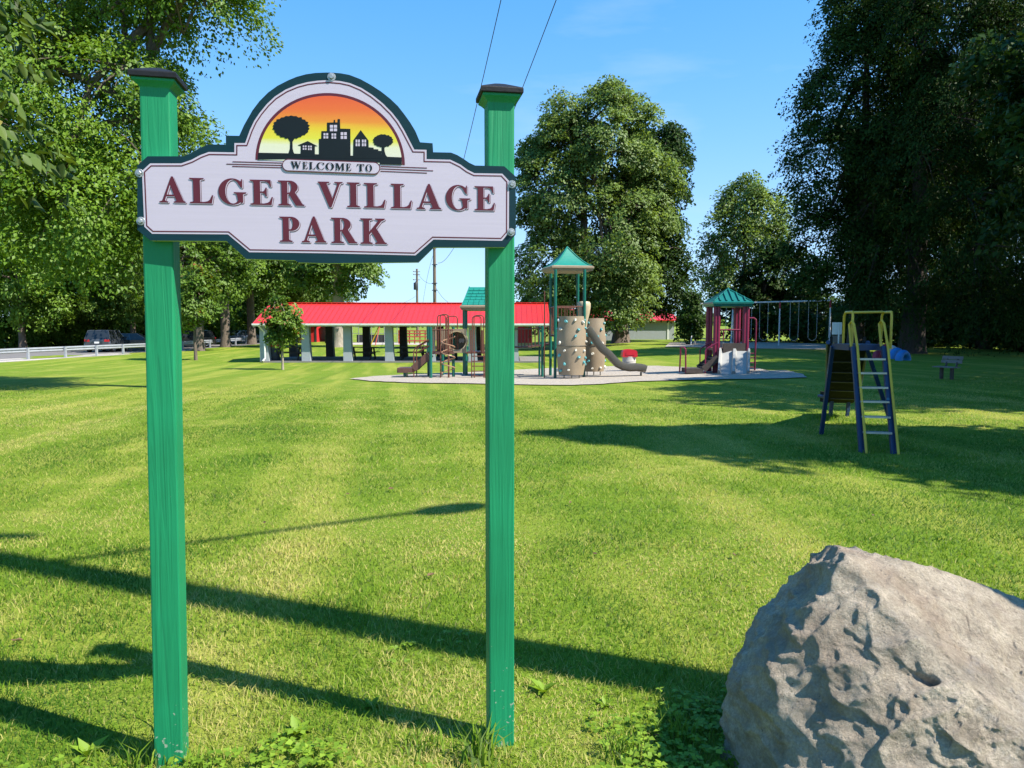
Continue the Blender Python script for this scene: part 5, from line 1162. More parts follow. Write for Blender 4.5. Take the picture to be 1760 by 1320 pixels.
# ------------------------------------------------------------------ parked cars
M_tyre = mk('black_tyre_rubber', (0.02, 0.02, 0.02), 0.8); M_rim = mk('silver_wheel', (0.5, 0.5, 0.52), 0.35, metal=0.7); M_tail = mk('red_tail_light', (0.45, 0.01, 0.015), 0.2); M_head = mk('clear_head_light', (0.75, 0.77, 0.8), 0.15); M_black = mk('black_trim', (0.012, 0.012, 0.013), 0.5)
def car(label, loc, rz, paint, L=4.5, W=1.8, H=1.45, suv=False):
    t = thing('parked_car', label, 'car', loc, rz, 'cars parked along the road'); Mx = WM[t.name]
    bl = H * (.60 if suv else .62); g = .22
    body = [(-L / 2, .45), (-L / 2 + .05, .30), (-L / 2 + .4, g), (L / 2 - .35, g), (L / 2, .36), (L / 2, .58), (L / 2 - .12, .74), (L / 2 - 1.05, bl * .98), (-L / 2 + (.15 if suv else .75), bl), (-L / 2 + (.04 if suv else .1), bl * .93)]
    Mp = Mx @ Matrix(((1, 0, 0, 0), (0, 0, -1, 0), (0, 1, 0, 0), (0, 0, 0, 1)))
    b = MB(); n = len(body); cx, cz = 0, .55; vs = []
    for y, k in ((-W / 2, .955), (-W / 2 + .10, 1.0), (W / 2 - .10, 1.0), (W / 2, .955)): vs += [Mx @ Vector((cx + (x - cx) * k, y, cz + (z - cz) * k)) for x, z in body]
    fs = [(s * n + i, s * n + (i + 1) % n, (s + 1) * n + (i + 1) % n, (s + 1) * n + i) for s in range(3) for i in range(n)] + [tuple(range(n)), tuple(reversed(range(3 * n, 4 * n)))]
    b.add(vs, fs); bo = b.build('body', paint, t, smooth=True)
    bx0, bx1 = (-L / 2 + .12, L / 2 - 1.2) if suv else (-L / 2 + .55, L / 2 - 1.15); tx0, tx1 = (-L / 2 + .42, L / 2 - 2.0) if suv else (-L / 2 + 1.15, L / 2 - 1.95)
    yb, yt = W / 2 - .06, W / 2 - .22
    b = MB(); b.add([Mx @ Vector(v) for v in ((bx0, -yb, bl - .03), (bx1, -yb, bl - .03), (bx1, yb, bl - .03), (bx0, yb, bl - .03), (tx0, -yt, H - .06), (tx1, -yt, H - .06), (tx1, yt, H - .06), (tx0, yt, H - .06))], [(3, 2, 1, 0), (4, 5, 6, 7), (0, 1, 5, 4), (1, 2, 6, 5), (2, 3, 7, 6), (3, 0, 4, 7)]); b.build('windows', M_glass, t)
    b = MB(); vs = []
    for k, z in ((1.03, H - .085), (1.02, H - .04), (.85, H)): vs += [Mx @ Vector(((tx0 + tx1) / 2 + (tx1 - tx0) / 2 * k * sx, yt * k * sy, z)) for sx, sy in ((-1, -1), (1, -1), (1, 1), (-1, 1))]
    b.add(vs, [(s * 4 + i, s * 4 + (i + 1) % 4, s * 4 + 4 + (i + 1) % 4, s * 4 + 4 + i) for s in range(2) for i in range(4)] + [(8, 9, 10, 11), (3, 2, 1, 0)]); b.build('roof', paint, t, smooth=True)
    for sy in (-1, 1):
        for (xa, xb) in ((bx0, tx0), (bx1, tx1), ((bx0 + bx1) / 2 + .1, (tx0 + tx1) / 2 + .1)):
            b = MB(); b.beam(Mx @ Vector((xa, sy * (yb + .006), bl - .03)), Mx @ Vector((xb, sy * (yt + .006), H - .06)), .09, .03, up=Mx.to_3x3() @ Vector((0, 1, 0))); b.build('pillar', paint, t)
        for x in (-L / 2 + .85, L / 2 - .85):
            Rw = Mx @ Matrix.Translation((x, sy * (W / 2 - .11), .33)) @ Matrix.Rotation(-sy * PI / 2, 4, 'X'); b = MB(); b.lathe([(.20, -.1), (.31, -.11), (.335, -.08), (.335, .10), (.31, .125), (.20, .11)], Rw, 20); wh = b.build('wheel', M_tyre, t, smooth=True)
            b = MB(); b.lathe([(.215, .10), (.20, .118), (.06, .10), (0, .105)], Rw, 14); b.build('rim', M_rim, wh)
        b = MB(); b.box(None, (.10, .36 if suv else .30, .17), M=Mx @ Matrix.Translation((-L / 2 + .06, sy * (W / 2 - .24), bl - .13))); b.build('tail_light', M_tail, t)
        b = MB(); b.box(None, (.16, .36, .13), M=Mx @ Matrix.Translation((L / 2 - .12, sy * (W / 2 - .28), .66))); b.build('head_light', M_head, t)
        b = MB(); b.box(None, (.10, .2, .13), M=Mx @ Matrix.Translation((L / 2 - 1.35, sy * (W / 2 + .06), bl + .05))); b.build('mirror', paint, t)
    b = MB(); b.box(None, (.03, .34, .14), M=Mx @ Matrix.Translation((-L / 2 - .005, 0, bl - .28 if suv else .62))); b.build('number_plate', M_white, t)
    b = MB(); b.box(None, (.05, .9, .16), M=Mx @ Matrix.Translation((L / 2 + .0, 0, .44))); b.build('grille', M_black, t)
    b = MB(); b.box(None, (.08, W - .2, .14), M=Mx @ Matrix.Translation((-L / 2 + .02, 0, .38))); b.build('bumper', M_black, t)
    return t
M_navy = mk('dark_navy_car_paint', (0.012, 0.018, 0.032), 0.22, 0.05, coat=0.6); M_gun = mk('gunmetal_car_paint', (0.05, 0.055, 0.065), 0.25, 0.05, coat=0.6); M_blk = mk('black_car_paint', (0.012, 0.012, 0.014), 0.22, 0.05, coat=0.6); M_sblue = mk('slate_blue_car_paint', (0.10, 0.135, 0.185), 0.28, 0.05, coat=0.6)
def on_road(px, py, dz=.014): p = G(px, py); p.z += dz; return p
car('dark grey sport utility car seen from behind with red tail lights', on_road(186, 604.5), math.radians(99), M_gun, 4.6, 1.9, 1.74, True)
car('dark navy saloon car parked beside the dark grey utility car', on_road(232, 602.2), math.radians(18), M_navy, 4.5, 1.8, 1.45)
car('black car half hidden behind the slim young tree near the left post', on_road(326, 597.0), math.radians(205), M_blk, 4.6, 1.85, 1.6, True)
car('slate blue saloon car parked near the left end of the shelter', on_road(413, 590.0), math.radians(232), M_sblue, 4.6, 1.8, 1.46)
# ------------------------------------------------------------------ trees
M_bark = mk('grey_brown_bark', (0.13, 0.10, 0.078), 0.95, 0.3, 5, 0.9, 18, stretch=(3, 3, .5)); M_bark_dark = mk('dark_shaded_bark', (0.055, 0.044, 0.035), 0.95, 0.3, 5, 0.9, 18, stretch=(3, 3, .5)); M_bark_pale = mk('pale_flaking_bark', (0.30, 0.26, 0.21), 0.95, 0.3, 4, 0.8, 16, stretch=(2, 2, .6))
LM_bright = leaf_mat('sunny_oak_leaves', (0.050, 0.120, 0.008), (0.175, 0.285, 0.024), .32, soft=.45)
LM_mid = leaf_mat('mid_green_maple_leaves', (0.042, 0.100, 0.010), (0.140, 0.230, 0.028), .30, soft=.45)
LM_olive = leaf_mat('olive_silver_maple_leaves', (0.065, 0.120, 0.022), (0.185, 0.270, 0.058), .32, soft=.55)
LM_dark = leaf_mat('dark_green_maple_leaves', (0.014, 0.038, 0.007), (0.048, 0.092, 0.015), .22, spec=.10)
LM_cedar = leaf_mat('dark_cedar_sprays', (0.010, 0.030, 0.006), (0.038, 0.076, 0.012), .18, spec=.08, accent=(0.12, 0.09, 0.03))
LM_near = leaf_mat('broad_dusky_leaves', (0.032, 0.068, 0.012), (0.105, 0.160, 0.030), .30, accent=(0.25, 0.22, 0.05))
LM_sap = leaf_mat('young_maple_leaves', (0.045, 0.110, 0.010), (0.150, 0.245, 0.028), .32, accent=(0.22, 0.06, 0.02))
LM_shrub = leaf_mat('roadside_shrub_leaves', (0.055, 0.130, 0.010), (0.175, 0.285, 0.028), .32, soft=.45)

def unit(v): return v / np.maximum(np.linalg.norm(v, axis=-1, keepdims=True), 1e-9)
def crown_leaves(lobes, n_cl, per, leaf, seed, spread=.55, droop=.25, flat=.30, aspect=.62, fill=.55, base=(0, 0, 0), center=None):
    """leaves in clumps over the outer part of several lobes; local coordinates"""
    n_cl = max(24, int(n_cl * .42)); per = int(per * 2.35); spread *= 1.25          # few large boughs with gaps between them
    g = np.random.default_rng(seed); lob = np.array(lobes, float); area = (lob[:, 3] * lob[:, 4] + lob[:, 4] * lob[:, 5] + lob[:, 3] * lob[:, 5]); pr = area / area.sum()
    cl = []; out = []
    while len(cl) < n_cl:
        m = n_cl
        k = g.choice(len(lob), m, p=pr); d = unit(g.normal(size=(m, 3))); r = (fill + (1.06 - fill) * g.random(m) ** .6)
        p = lob[k, :3] + d * r[:, None] * lob[k, 3:6]
        # drop clumps that lie deep inside another lobe
        q = ((p[:, None, :] - lob[None, :, :3]) / lob[None, :, 3:6]); dist = np.linalg.norm(q, axis=2); dist[np.arange(m), k] = 9
        keep = (dist.min(1) > .62) | (g.random(m) < .12)
        # lumps and gaps
        nz = np.array([mnoise.noise(Vector(pp) * .55 + Vector((seed * 3.1, 0, 0))) for pp in p]); keep &= (nz > -.22 + .15 * g.random(m)) | (g.random(m) < .25)
        p = p[keep]; d = d[keep]
        for a, c in zip(p, d): cl.append(a); out.append(c)
    cl = np.array(cl[:n_cl]); out = np.array(out[:n_cl])
    ctint = g.random(n_cl)
    N = n_cl * per; ci = np.repeat(np.arange(n_cl), per)
    axis = unit(out * .45 + np.array([0, 0, 1.0]) * .60 + g.normal(size=(n_cl, 3)) * .22)[ci]
    off = g.normal(size=(N, 3)); off *= np.minimum(1, 1.55 / np.maximum(np.linalg.norm(off, axis=1), 1e-6))[:, None]; off -= axis * (off * axis).sum(1, keepdims=True) * (1 - flat); sc = spread * (.6 + .8 * np.repeat(g.random(n_cl), per))[:, None]
    pos = cl[ci] + off * sc * .62; pos[:, 2] -= droop * (np.linalg.norm(off[:, :2], axis=1) * sc[:, 0]) ** 1.3 * .8
    nrm = unit(axis * .8 + out[ci] * .2 + g.normal(size=(N, 3)) * .50)
    dr = unit(off * .6 + out[ci] * .5 + g.normal(size=(N, 3)) * .5 + np.array([0, 0, -droop])); dr = unit(dr - nrm * (dr * nrm).sum(1, keepdims=True))
    sz = leaf * (.65 + .7 * g.random(N)); tint = np.clip(.05 + .55 * ctint[ci] + .42 * g.random(N), 0, 1)
    return pos, nrm, dr, sz, tint, aspect, cl, unit(axis * .9 + unit(off) * .45)
def ovate_obj(name, data, mat, parent):
    pos, nrm, dr, sz, tint, aspect = data[:6]; sd = np.cross(nrm, dr); s = sz[:, None]; N = len(pos); V = np.empty((N, 8, 3))
    for k, (a, c, u) in enumerate(((-.5, 0, 0), (-.30, .62, .06), (0, 1.0, .10), (.28, .62, .04), (.52, 0, -.10), (.28, -.62, .04), (0, -1.0, .10), (-.30, -.62, .06))): V[:, k] = pos + dr * s * a + sd * s * .5 * aspect * c + nrm * s * u
    L = ((np.arange(N) * 8)[:, None] + np.array([0, 1, 7, 1, 2, 4, 1, 4, 7, 7, 4, 6, 2, 3, 4, 4, 5, 6])[None]).ravel()
    o = np_mesh(name, V.reshape(-1, 3), 3, L, mat, np.repeat(tint, 8), parent, clump=np.repeat(data[7], 8, axis=0)); o['kind'] = 'stuff'; return o
def leaves_obj(name, data, mat, parent):
    pos, nrm, dr, sz, tint, aspect = data[:6]; cn_ = data[7] if len(data) > 7 else nrm; sd = np.cross(nrm, dr); s = sz[:, None]; N = len(pos)
    V = np.empty((N, 4, 3)); V[:, 0] = pos - dr * s * .5; V[:, 1] = pos - sd * s * .5 * aspect + nrm * s * .10 - dr * s * .06; V[:, 2] = pos + dr * s * .5 - nrm * s * .08; V[:, 3] = pos + sd * s * .5 * aspect + nrm * s * .10 - dr * s * .06
    base = (np.arange(N) * 4)[:, None]; L = (base + np.array([0, 2, 1, 0, 3, 2])[None]).ravel()
    L = (base + np.array([0, 1, 2, 0, 2, 3])[None]).ravel()
    o = np_mesh(name, V.reshape(-1, 3), 3, L, mat, np.repeat(tint, 4), parent, clump=np.repeat(cn_, 4, axis=0)); o['kind'] = 'stuff'; return o
def limbs(b, trunk_top, targets, r0, g, sag=.0):
    for tg in targets:
        tg = Vector(tg); s = g.uniform(.35, .95); p0 = trunk_top(s); mid = p0.lerp(tg, .5) + Vector((g.uniform(-.3, .3), g.uniform(-.3, .3), .25 * (tg - p0).length * .35 - sag)); r = r0 * g.uniform(.28, .5)
        b.tube([p0, p0.lerp(mid, .5) + Vector((0, 0, .1)), mid, mid.lerp(tg, .6), tg], [r, r * .8, r * .6, r * .4, r * .12], 6)
def tree(name, label, loc, height, trunk_r, lobes, leafm, n_cl, per, leaf, seed, bark=None, group=None, clear=.3, twigs=60, lean=(0, 0), flare=1.5, cat='tree', nf=8, nl=14, ovate=False, **kw):
    """tapered trunk, limbs, twigs and a clumped crown; everything local to the tree's foot"""
    t = thing(name, label, cat, loc, 0, group); loc = Vector(loc); g = random.Random(seed)
    th = max(l[2] + l[5] * .3 for l in lobes)
    def tt(s): return loc + Vector((lean[0] * s + .06 * th * .1 * math.sin(3 * s + seed), lean[1] * s, th * (clear + (1 - clear) * s * .95)))
    b = MB(); pts = [loc + Vector((0, 0, -.2)), loc + Vector((0, 0, .12)), loc + Vector((lean[0] * .03, 0, th * .08))]; rr = [trunk_r * flare, trunk_r * (1 + (flare - 1) * .5), trunk_r]
    for s in (0, .25, .5, .75, 1.0): pts.append(tt(s)); rr.append(trunk_r * (.92 - .80 * s))
    b.tube(pts, rr, 12)
    lobes = fringe(lobes, nf, seed); data = crown_leaves(lobes, n_cl, per, leaf, seed, **kw); cl = data[6]
    limbs(b, tt, [loc + Vector(l[:3]) for l in lobes[:nl]], trunk_r, g)
    for i in range(twigs):
        c = Vector(cl[g.randrange(len(cl))]); li = min(range(len(lobes)), key=lambda k: (Vector(lobes[k][:3]) - c).length); p0 = loc + Vector(lobes[li][:3]).lerp(Vector(tt(.5) - loc), .3); q = loc + c
        m = p0.lerp(q, .5) + Vector((0, 0, .2)); r = trunk_r * .10; b.tube([p0, m, q], [r, r * .6, r * .15], 5)
    b.build('trunk', bark or M_bark, t, smooth=True)
    (ovate_obj if ovate else leaves_obj)('crown', data, leafm, t)
    return t
def fringe(lobes, n, seed):
    """small outlying tufts that break up the outline"""
    g = random.Random(seed + 900); out = list(lobes)
    for i in range(n):
        l = lobes[g.randrange(len(lobes))]; a = g.uniform(0, 2 * PI); h = g.uniform(-.2, 1.0); q = math.sqrt(1 - h * h); s = g.uniform(.18, .32); R = (l[3] + l[4] + l[5]) / 3
        out.append((l[0] + l[3] * 1.0 * q * math.cos(a), l[1] + l[4] * q * math.sin(a), l[2] + l[5] * h * 1.0, R * s, R * s, R * s * 1.25))
    return out
def rand_lobes(cx, cy, cz, rx, ry, rz, n, seed, k=.55):
    """a main mass broken into overlapping lobes"""
    g = random.Random(seed); out = [(cx, cy, cz, rx * .72, ry * .72, rz * .80)]
    for i in range(n):
        a = 2 * PI * i / n * 2.4 + g.uniform(-.4, .4); h = -0.75 + 1.5 * (i + .5) / n; q = math.sqrt(max(0.05, 1 - h * h)); s = k * g.uniform(.75, 1.2)
        out.append((cx + rx * .62 * q * math.cos(a), cy + ry * .62 * q * math.sin(a), cz + rz * .68 * h, rx * s, ry * s, rz * s * .72))
    return out

# --- large oak at left: its trunk stands behind the left sign post
O = on(-10.05, 21.6)
oak_l = [(-1.9, 0, 7.6, 2.8, 3.4, 2.6), (-3.6, -.5, 8.2, 3.0, 3.0, 2.4), (1.5, -.3, 10.5, 1.5, 1.8, 1.0), (2.5, -.6, 11.4, 1.15, 1.3, .8), (-.9, .2, 12.0, 2.6, 3.0, 2.0), (-3.5, 0, 11.6, 3.4, 3, 2.2), (-1.8, -1.6, 5.0, 2.6, 2.2, 1.5), (-5.4, .3, 5.2, 2.6, 2.6, 1.7), (-.4, -.6, 5.6, 1.3, 1.6, 1.5), (-7, 0, 9.5, 2.8, 2.8, 2.6), (1.6, -.8, 13.0, 1.7, 1.8, 1.2), (-1, -1, 3.9, 1.2, 1.5, .9), (-.1, -.5, 8.1, 1.1, 1.6, 1.1)]
tree('oak_tree', 'large spreading oak with sunlit leaves behind the left sign post', O, 14, .30, oak_l, LM_bright, 2850, 62, .110, 5, nf=26, clear=.22, twigs=170, spread=.62, droop=.3)
# --- broad-leaved branch hanging into the top left corner, from a tree left of the view
NT = on(-6.3, 4.6)
near_l = [(2.32, 1.0, 3.45, .46, .6, .50), (2.36, 1.0, 2.85, .34, .5, .34), (2.2, 1.0, 4.1, .6, .7, .5), (1.2, .6, 4.1, .9, .9, .7), (.2, .4, 4.6, 1.6, 1.6, 1.2), (-1.3, 0, 5, 2, 2, 1.5)]
tree('broadleaf_tree', 'broad-leaved tree whose drooping branch hangs into the top left corner', NT, 6, .14, near_l, LM_near, 420, 20, .115, 9, nf=0, ovate=True, clear=.35, twigs=60, spread=.30, droop=.9, aspect=.48, fill=.3)
# --- woods along the far side of the road
def wd(px, d): return on(pxX(px, d), d)
woods = [(-190, 66, 17, 5.2, 'leftmost tree of the wood across the road'), (-70, 70, 18, 5.6, 'second tree from the left in the wood across the road'), (40, 64, 15, 5.0, 'tree of the wood across the road above the left shrubs'), (140, 74, 18, 5.6, 'tree of the wood behind the dark grey utility car'),
         (232, 69, 15, 5.0, 'tree of the wood just left of the left post'), (300, 84, 16, 5.2, 'tree of the wood seen right of the left post'), (470, 98, 15, 5.4, 'tree rising behind the left end of the red shelter roof'), (530, 100, 14, 5, 'tree behind the middle of the red shelter roof')]
first = None
for i, (px, d, H, R, lb) in enumerate(woods):
    if i < 3:
        lo = rand_lobes(0, 0, H * .53, R, R, H * .47, 9, 40 + i); wt = tree('woodland_tree', lb, wd(px, d), H, .28, lo, LM_shrub if i == 2 else LM_mid, 800, 46, .27, 60 + i, group='trees of the wood across the road', clear=.12, twigs=40, spread=.95)
        first = first or []; first.append((wt, H))
    else:
        src, h0 = first[i % 3]; copy_thing(src, wd(px, d), i * 1.7, lb, 'trees of the wood across the road', (R / 5.2, R / 5.2, H / h0))
for i, (px, d, H, R, lb) in enumerate(((-120, 92, 17, 6, 'back row tree of the wood, far left'), (-10, 96, 18, 6.4, 'back row tree of the wood at the left edge'), (90, 98, 18, 6.4, 'back row tree of the wood above the shrubs'), (185, 100, 18, 6.4, 'back row tree of the wood behind the parked cars'), (265, 104, 17, 6.4, 'back row tree of the wood behind the left post'), (350, 112, 16, 6.2, 'back row tree of the wood behind the slim young tree'), (415, 118, 15, 6.2, 'back row tree of the wood behind the slate blue car'))):
    src, h0 = first[(i + 1) % 3]; copy_thing(src, wd(px, d), i * 2.3 + 1, lb, 'trees of the wood across the road', (R / 5.2, R / 5.2, H / h0))
# roadside trees with trunks in view
tree('roadside_tree', 'stout trunked tree behind the slim young tree, beside the guard rail', G(343, 603), 12, .36, rand_lobes(0, 0, 8.0, 4.2, 4.2, 4.6, 7, 71), LM_mid, 420, 44, .28, 71, clear=.34, twigs=40, spread=.85)
tree('roadside_tree', 'tall roadside tree with bare trunk left of the slate blue car', G(388, 597), 15, .42, rand_lobes(.3, 0, 11.0, 4.4, 4.2, 5.4, 8, 72), LM_bright, 440, 44, .30, 72, M_bark, clear=.38, twigs=50, spread=.85)
tree('roadside_tree', 'roadside tree with dark trunk between slate blue car and shelter', G(433, 592), 13, .42, rand_lobes(0, 0, 10.2, 4.4, 4.2, 5.2, 8, 73), LM_mid, 420, 44, .32, 73, clear=.36, twigs=40, spread=.9)
tree('sycamore_tree', 'pale trunked tree standing behind the shelter, crown above its red roof', G(583.5, 596.5), 13, .62, rand_lobes(-.4, 0, 8.8, 4.0, 4.0, 4.4, 8, 74), LM_mid, 440, 44, .32, 74, M_bark_pale, clear=.34, twigs=50, spread=.9)
tree('roadside_tree', 'leafy tree behind the shelter left of the pale trunk', on(pxX(520, 88), 88), 12, .4, rand_lobes(0, 0, 8.2, 4.8, 4.2, 4.6, 8, 75), LM_olive, 420, 44, .34, 75, clear=.3, twigs=30, spread=.95)
# young trees on the lawn
S_ = G(336.5, 619); h = at(336, 430, S_.y).z - S_.z
tree('young_tree', 'slim young tree with bright crown right of the left post', S_, h, .10, [(0, 0, h * .55, 1.15, 1.1, 1.5), (.1, 0, h * .72, .95, .95, 1.2), (-.25, 0, h * .42, .85, .85, .7), (.5, -.1, h * .45, .7, .7, .6)], LM_sap, 230, 34, .19, 81, M_bark, clear=.22, twigs=30, spread=.42, flare=1.2)
S_ = G(486, 636); h = at(486, 505, S_.y).z - S_.z
tree('young_tree', 'small young maple with reddish top leaves before the shelter', S_, h, .055, [(0, 0, h * .62, .78, .7, .75), (.35, 0, h * .72, .55, .5, .5), (-.35, 0, h * .70, .5, .5, .5), (0, 0, h * .88, .42, .4, .38), (-.1, 0, h * .45, .55, .5, .35)], LM_sap, 170, 26, .155, 82, M_bark_pale, clear=.35, twigs=36, spread=.30, flare=1.2)
# --- the pair of big maples in the middle
TB = G(1067, 589.5); db = TB.y; mpp = db / F
def lob(px0, px1, py0, py1, d, base, depth=None):
    a, c = at(px0, py0, d), at(px1, py1, d); rx = (c.x - a.x) / 2; return ((a.x + c.x) / 2 - base.x, d - base.y, (a.z + c.z) / 2 - base.z, rx, depth or rx, abs(a.z - c.z) / 2)
TA = on(pxX(1004, db - 5), db - 5); da = TA.y
la = [lob(890, 1010, 215, 420, da, TA), lob(960, 1110, 150, 330, da, TA), (lob(1010, 1080, 132, 230, da, TA)), lob(885, 1000, 380, 560, da, TA), lob(980, 1130, 300, 520, da - 1, TA), lob(930, 1010, 185, 300, da, TA), lob(1020, 1125, 420, 548, da, TA), lob(1060, 1140, 210, 330, da, TA), lob(940, 1060, 430, 560, da - 1, TA), lob(980, 1060, 170, 560, da, TA), lob(886, 965, 240, 400, da, TA), lob(1080, 1160, 270, 420, da, TA), lob(895, 1000, 460, 568, da, TA), lob(1000, 1090, 460, 562, da - 1, TA), lob(1065, 1130, 165, 260, da, TA), lob(940, 1000, 160, 240, da, TA)]
tree('silver_maple', 'tall silver maple with feathery olive crown behind the play tower', TA, 25, .5, la, LM_olive, 2600, 44, .25, 91, nf=46, clear=.2, twigs=160, spread=.85, droop=.25)
lb_ = [lob(1080, 1180, 215, 420, db + 4, TB), lob(1085, 1182, 350, 535, db + 4, TB), lob(1040, 1150, 300, 500, db + 4, TB), lob(1030, 1110, 460, 545, db, TB), lob(1100, 1185, 430, 532, db + 2, TB), lob(1130, 1170, 205, 280, db + 4, TB)]
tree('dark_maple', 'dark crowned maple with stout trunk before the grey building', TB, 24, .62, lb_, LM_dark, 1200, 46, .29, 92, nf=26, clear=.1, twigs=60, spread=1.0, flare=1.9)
sb = G(1187, 592); tree('small_tree', 'small dark rounded tree at the left end of the swing set', sb, 5, .12, [lob(1172, 1205, 522, 580, sb.y, sb), lob(1180, 1202, 505, 545, sb.y, sb)], LM_dark, 150, 36, .24, 93, clear=.2, twigs=12, spread=.6)
# --- feathery tree right of the gap, with a dark cedar below it
fr_ = on(pxX(1275, 84), 84); lf = [lob(1215, 1300, 330, 470, 84, fr_), lob(1240, 1330, 308, 420, 84, fr_), lob(1195, 1262, 420, 520, 84, fr_), lob(1290, 1350, 320, 470, 84, fr_), lob(1260, 1350, 440, 560, 84, fr_)]
tree('feathery_tree', 'pale feathery tree standing alone beyond the swing set', fr_, 18, .35, lf, LM_olive, 620, 44, .30, 94, nf=26, clear=.3, twigs=90, spread=1.15, droop=.5)
dc = on(pxX(1305, 70), 70); tree('dark_cedar', 'dark bushy cedar behind the right half of the swing set', dc, 9, .25, [lob(1262, 1345, 455, 590, 70, dc), lob(1285, 1350, 415, 520, 70, dc), lob(1250, 1300, 500, 592, 70, dc), lob(1330, 1420, 440, 592, 70, dc)], LM_cedar, 420, 40, .36, 95, clear=.1, twigs=10, spread=.9)
# --- the dark stand at right
rm = on(pxX(1470, 46), 46); lr = [lob(1350, 1480, 190, 400, 46, rm), lob(1400, 1560, 40, 260, 46, rm), lob(1355, 1450, 340, 500, 46, rm), lob(1440, 1600, -40, 160, 46, rm), lob(1450, 1600, 240, 470, 46, rm), lob(1390, 1500, 390, 505, 46, rm), lob(1480, 1700, 100, 330, 47, rm), lob(1500, 1560, -120, 60, 46, rm), lob(1430, 1560, -60, 110, 46, rm), lob(1380, 1480, 110, 260, 46, rm)]
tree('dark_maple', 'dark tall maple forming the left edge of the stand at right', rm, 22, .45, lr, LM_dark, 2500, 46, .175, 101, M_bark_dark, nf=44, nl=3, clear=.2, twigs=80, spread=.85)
cd = G(1567, 607); lc = [lob(1470, 1640, 330, 520, cd.y, cd), lob(1560, 1760, 60, 300, cd.y - 3, cd), lob(1600, 1800, 260, 500, cd.y - 5, cd), lob(1500, 1680, 150, 400, cd.y - 2, cd), lob(1650, 1850, -60, 200, cd.y - 4, cd), lob(1540, 1700, -100, 120, cd.y - 2, cd), lob(1480, 1620, 440, 565, cd.y, cd), lob(1640, 1800, 430, 570, cd.y - 4, cd), lob(1600, 1790, -190, 40, cd.y - 2, cd), lob(1490, 1640, -110, 130, cd.y, cd)]
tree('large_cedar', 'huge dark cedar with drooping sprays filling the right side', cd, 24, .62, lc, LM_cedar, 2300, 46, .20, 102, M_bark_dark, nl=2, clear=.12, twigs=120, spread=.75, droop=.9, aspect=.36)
for i, (px, d, lb, s) in enumerate(((1690, 50, 'dark maple deep in the stand behind the park bench', .95), (1620, 58, 'dark maple at the back of the stand behind the tyre tunnel', .9), (1500, 62, 'dark maple at the back of the stand behind the notice board', .8))):
    src = bpy.data.objects['dark_maple.001']; copy_thing(src, on(pxX(px, d), d), 1.1 + i * 1.9, lb, 'dark maples of the stand at right', (s, s, s))
# undergrowth at the foot of the stand
und = None
for i, (px, d, s) in enumerate(((1400, 66, 1.), (1460, 60, .9), (1530, 56, 1.), (1610, 55, 1.1), (1690, 50, 1.), (1770, 46, 1.1), (1850, 44, 1.2), (1430, 72, 1.3), (1500, 70, 1.3), (1570, 68, 1.4), (1650, 64, 1.4), (1730, 60, 1.4), (1800, 54, 1.3))):
    lb = ('undergrowth bush behind the right end of the swings', 'undergrowth bush behind the notice board', 'undergrowth bush behind the ladder slide', 'undergrowth bush right of the cedar trunk', 'undergrowth bush behind the park bench', 'undergrowth bush at the right edge of the lawn', 'undergrowth bush just beyond the right edge', 'back row bush behind the last swing', 'back row bush behind the grey post', 'back row bush behind the cedar trunk', 'back row bush left of the park bench', 'back row bush far behind the park bench', 'back row bush at the right edge of the picture')[i]
    if und is None: und = tree('undergrowth_bush', lb, on(pxX(px, d), d), 4, .07, [(0, 0, 1.5, 2.4, 1.8, 1.5), (1.2, .3, 2.4, 1.6, 1.4, 1.3), (-1.3, 0, 2.2, 1.6, 1.4, 1.3)], LM_dark, 130, 40, .26, 111, group='undergrowth of the stand', cat='bush', clear=.1, twigs=14, spread=.7)
    else: copy_thing(und, on(pxX(px, d), d), i * 1.3, lb, 'undergrowth of the stand', (s, s, s))
# trees right of the view: they throw the shade on the lawn and on the stand
tree('conical_cedar', 'tall narrow cedar right of the view that shades the ladder slide', on(11.6, 6.2), 14, .25, [(0, 0, 3.2, 2.7, 2.7, 2.2), (0, 0, 6.0, 2.6, 2.6, 2.4), (0, 0, 8.6, 2.15, 2.15, 2.2), (0, 0, 11.0, 1.3, 1.3, 1.9), (0, 0, 12.5, .75, .75, 1.2)], LM_cedar, 800, 40, .26, 131, nf=14, clear=.12, twigs=10, spread=.6, droop=.6)
shm = tree('shade_maple', 'maple right of the view that shades the lawn before the bench', on(18.4, 13.4), 17, .35, rand_lobes(0, 0, 10.2, 4.3, 4.3, 6.4, 9, 132), LM_dark, 760, 44, .30, 132, group='maples right of the view', nf=16, clear=.2, twigs=30, spread=.9)
for i, (x, y, s, lb) in enumerate(((16.4, 19.6, .74, 'maple right of the view that shades the right end of the chip bed'), (24.0, 24.5, 1.05, 'maple right of the view that shades the toddler tower'), (29.0, 33.0, 1.2, 'maple right of the view beside the big cedar'), (36.0, 25.0, 1.25, 'tallest maple right of the view'), (33.0, 14.0, 1.1, 'maple right of the view, farthest from the lawn'), (40.0, 40.0, 1.2, 'maple right of the view, far behind the bench'))):
    copy_thing(shm, on(x, y), .7 + i * 2.1, lb, 'maples right of the view', (s, s, s))
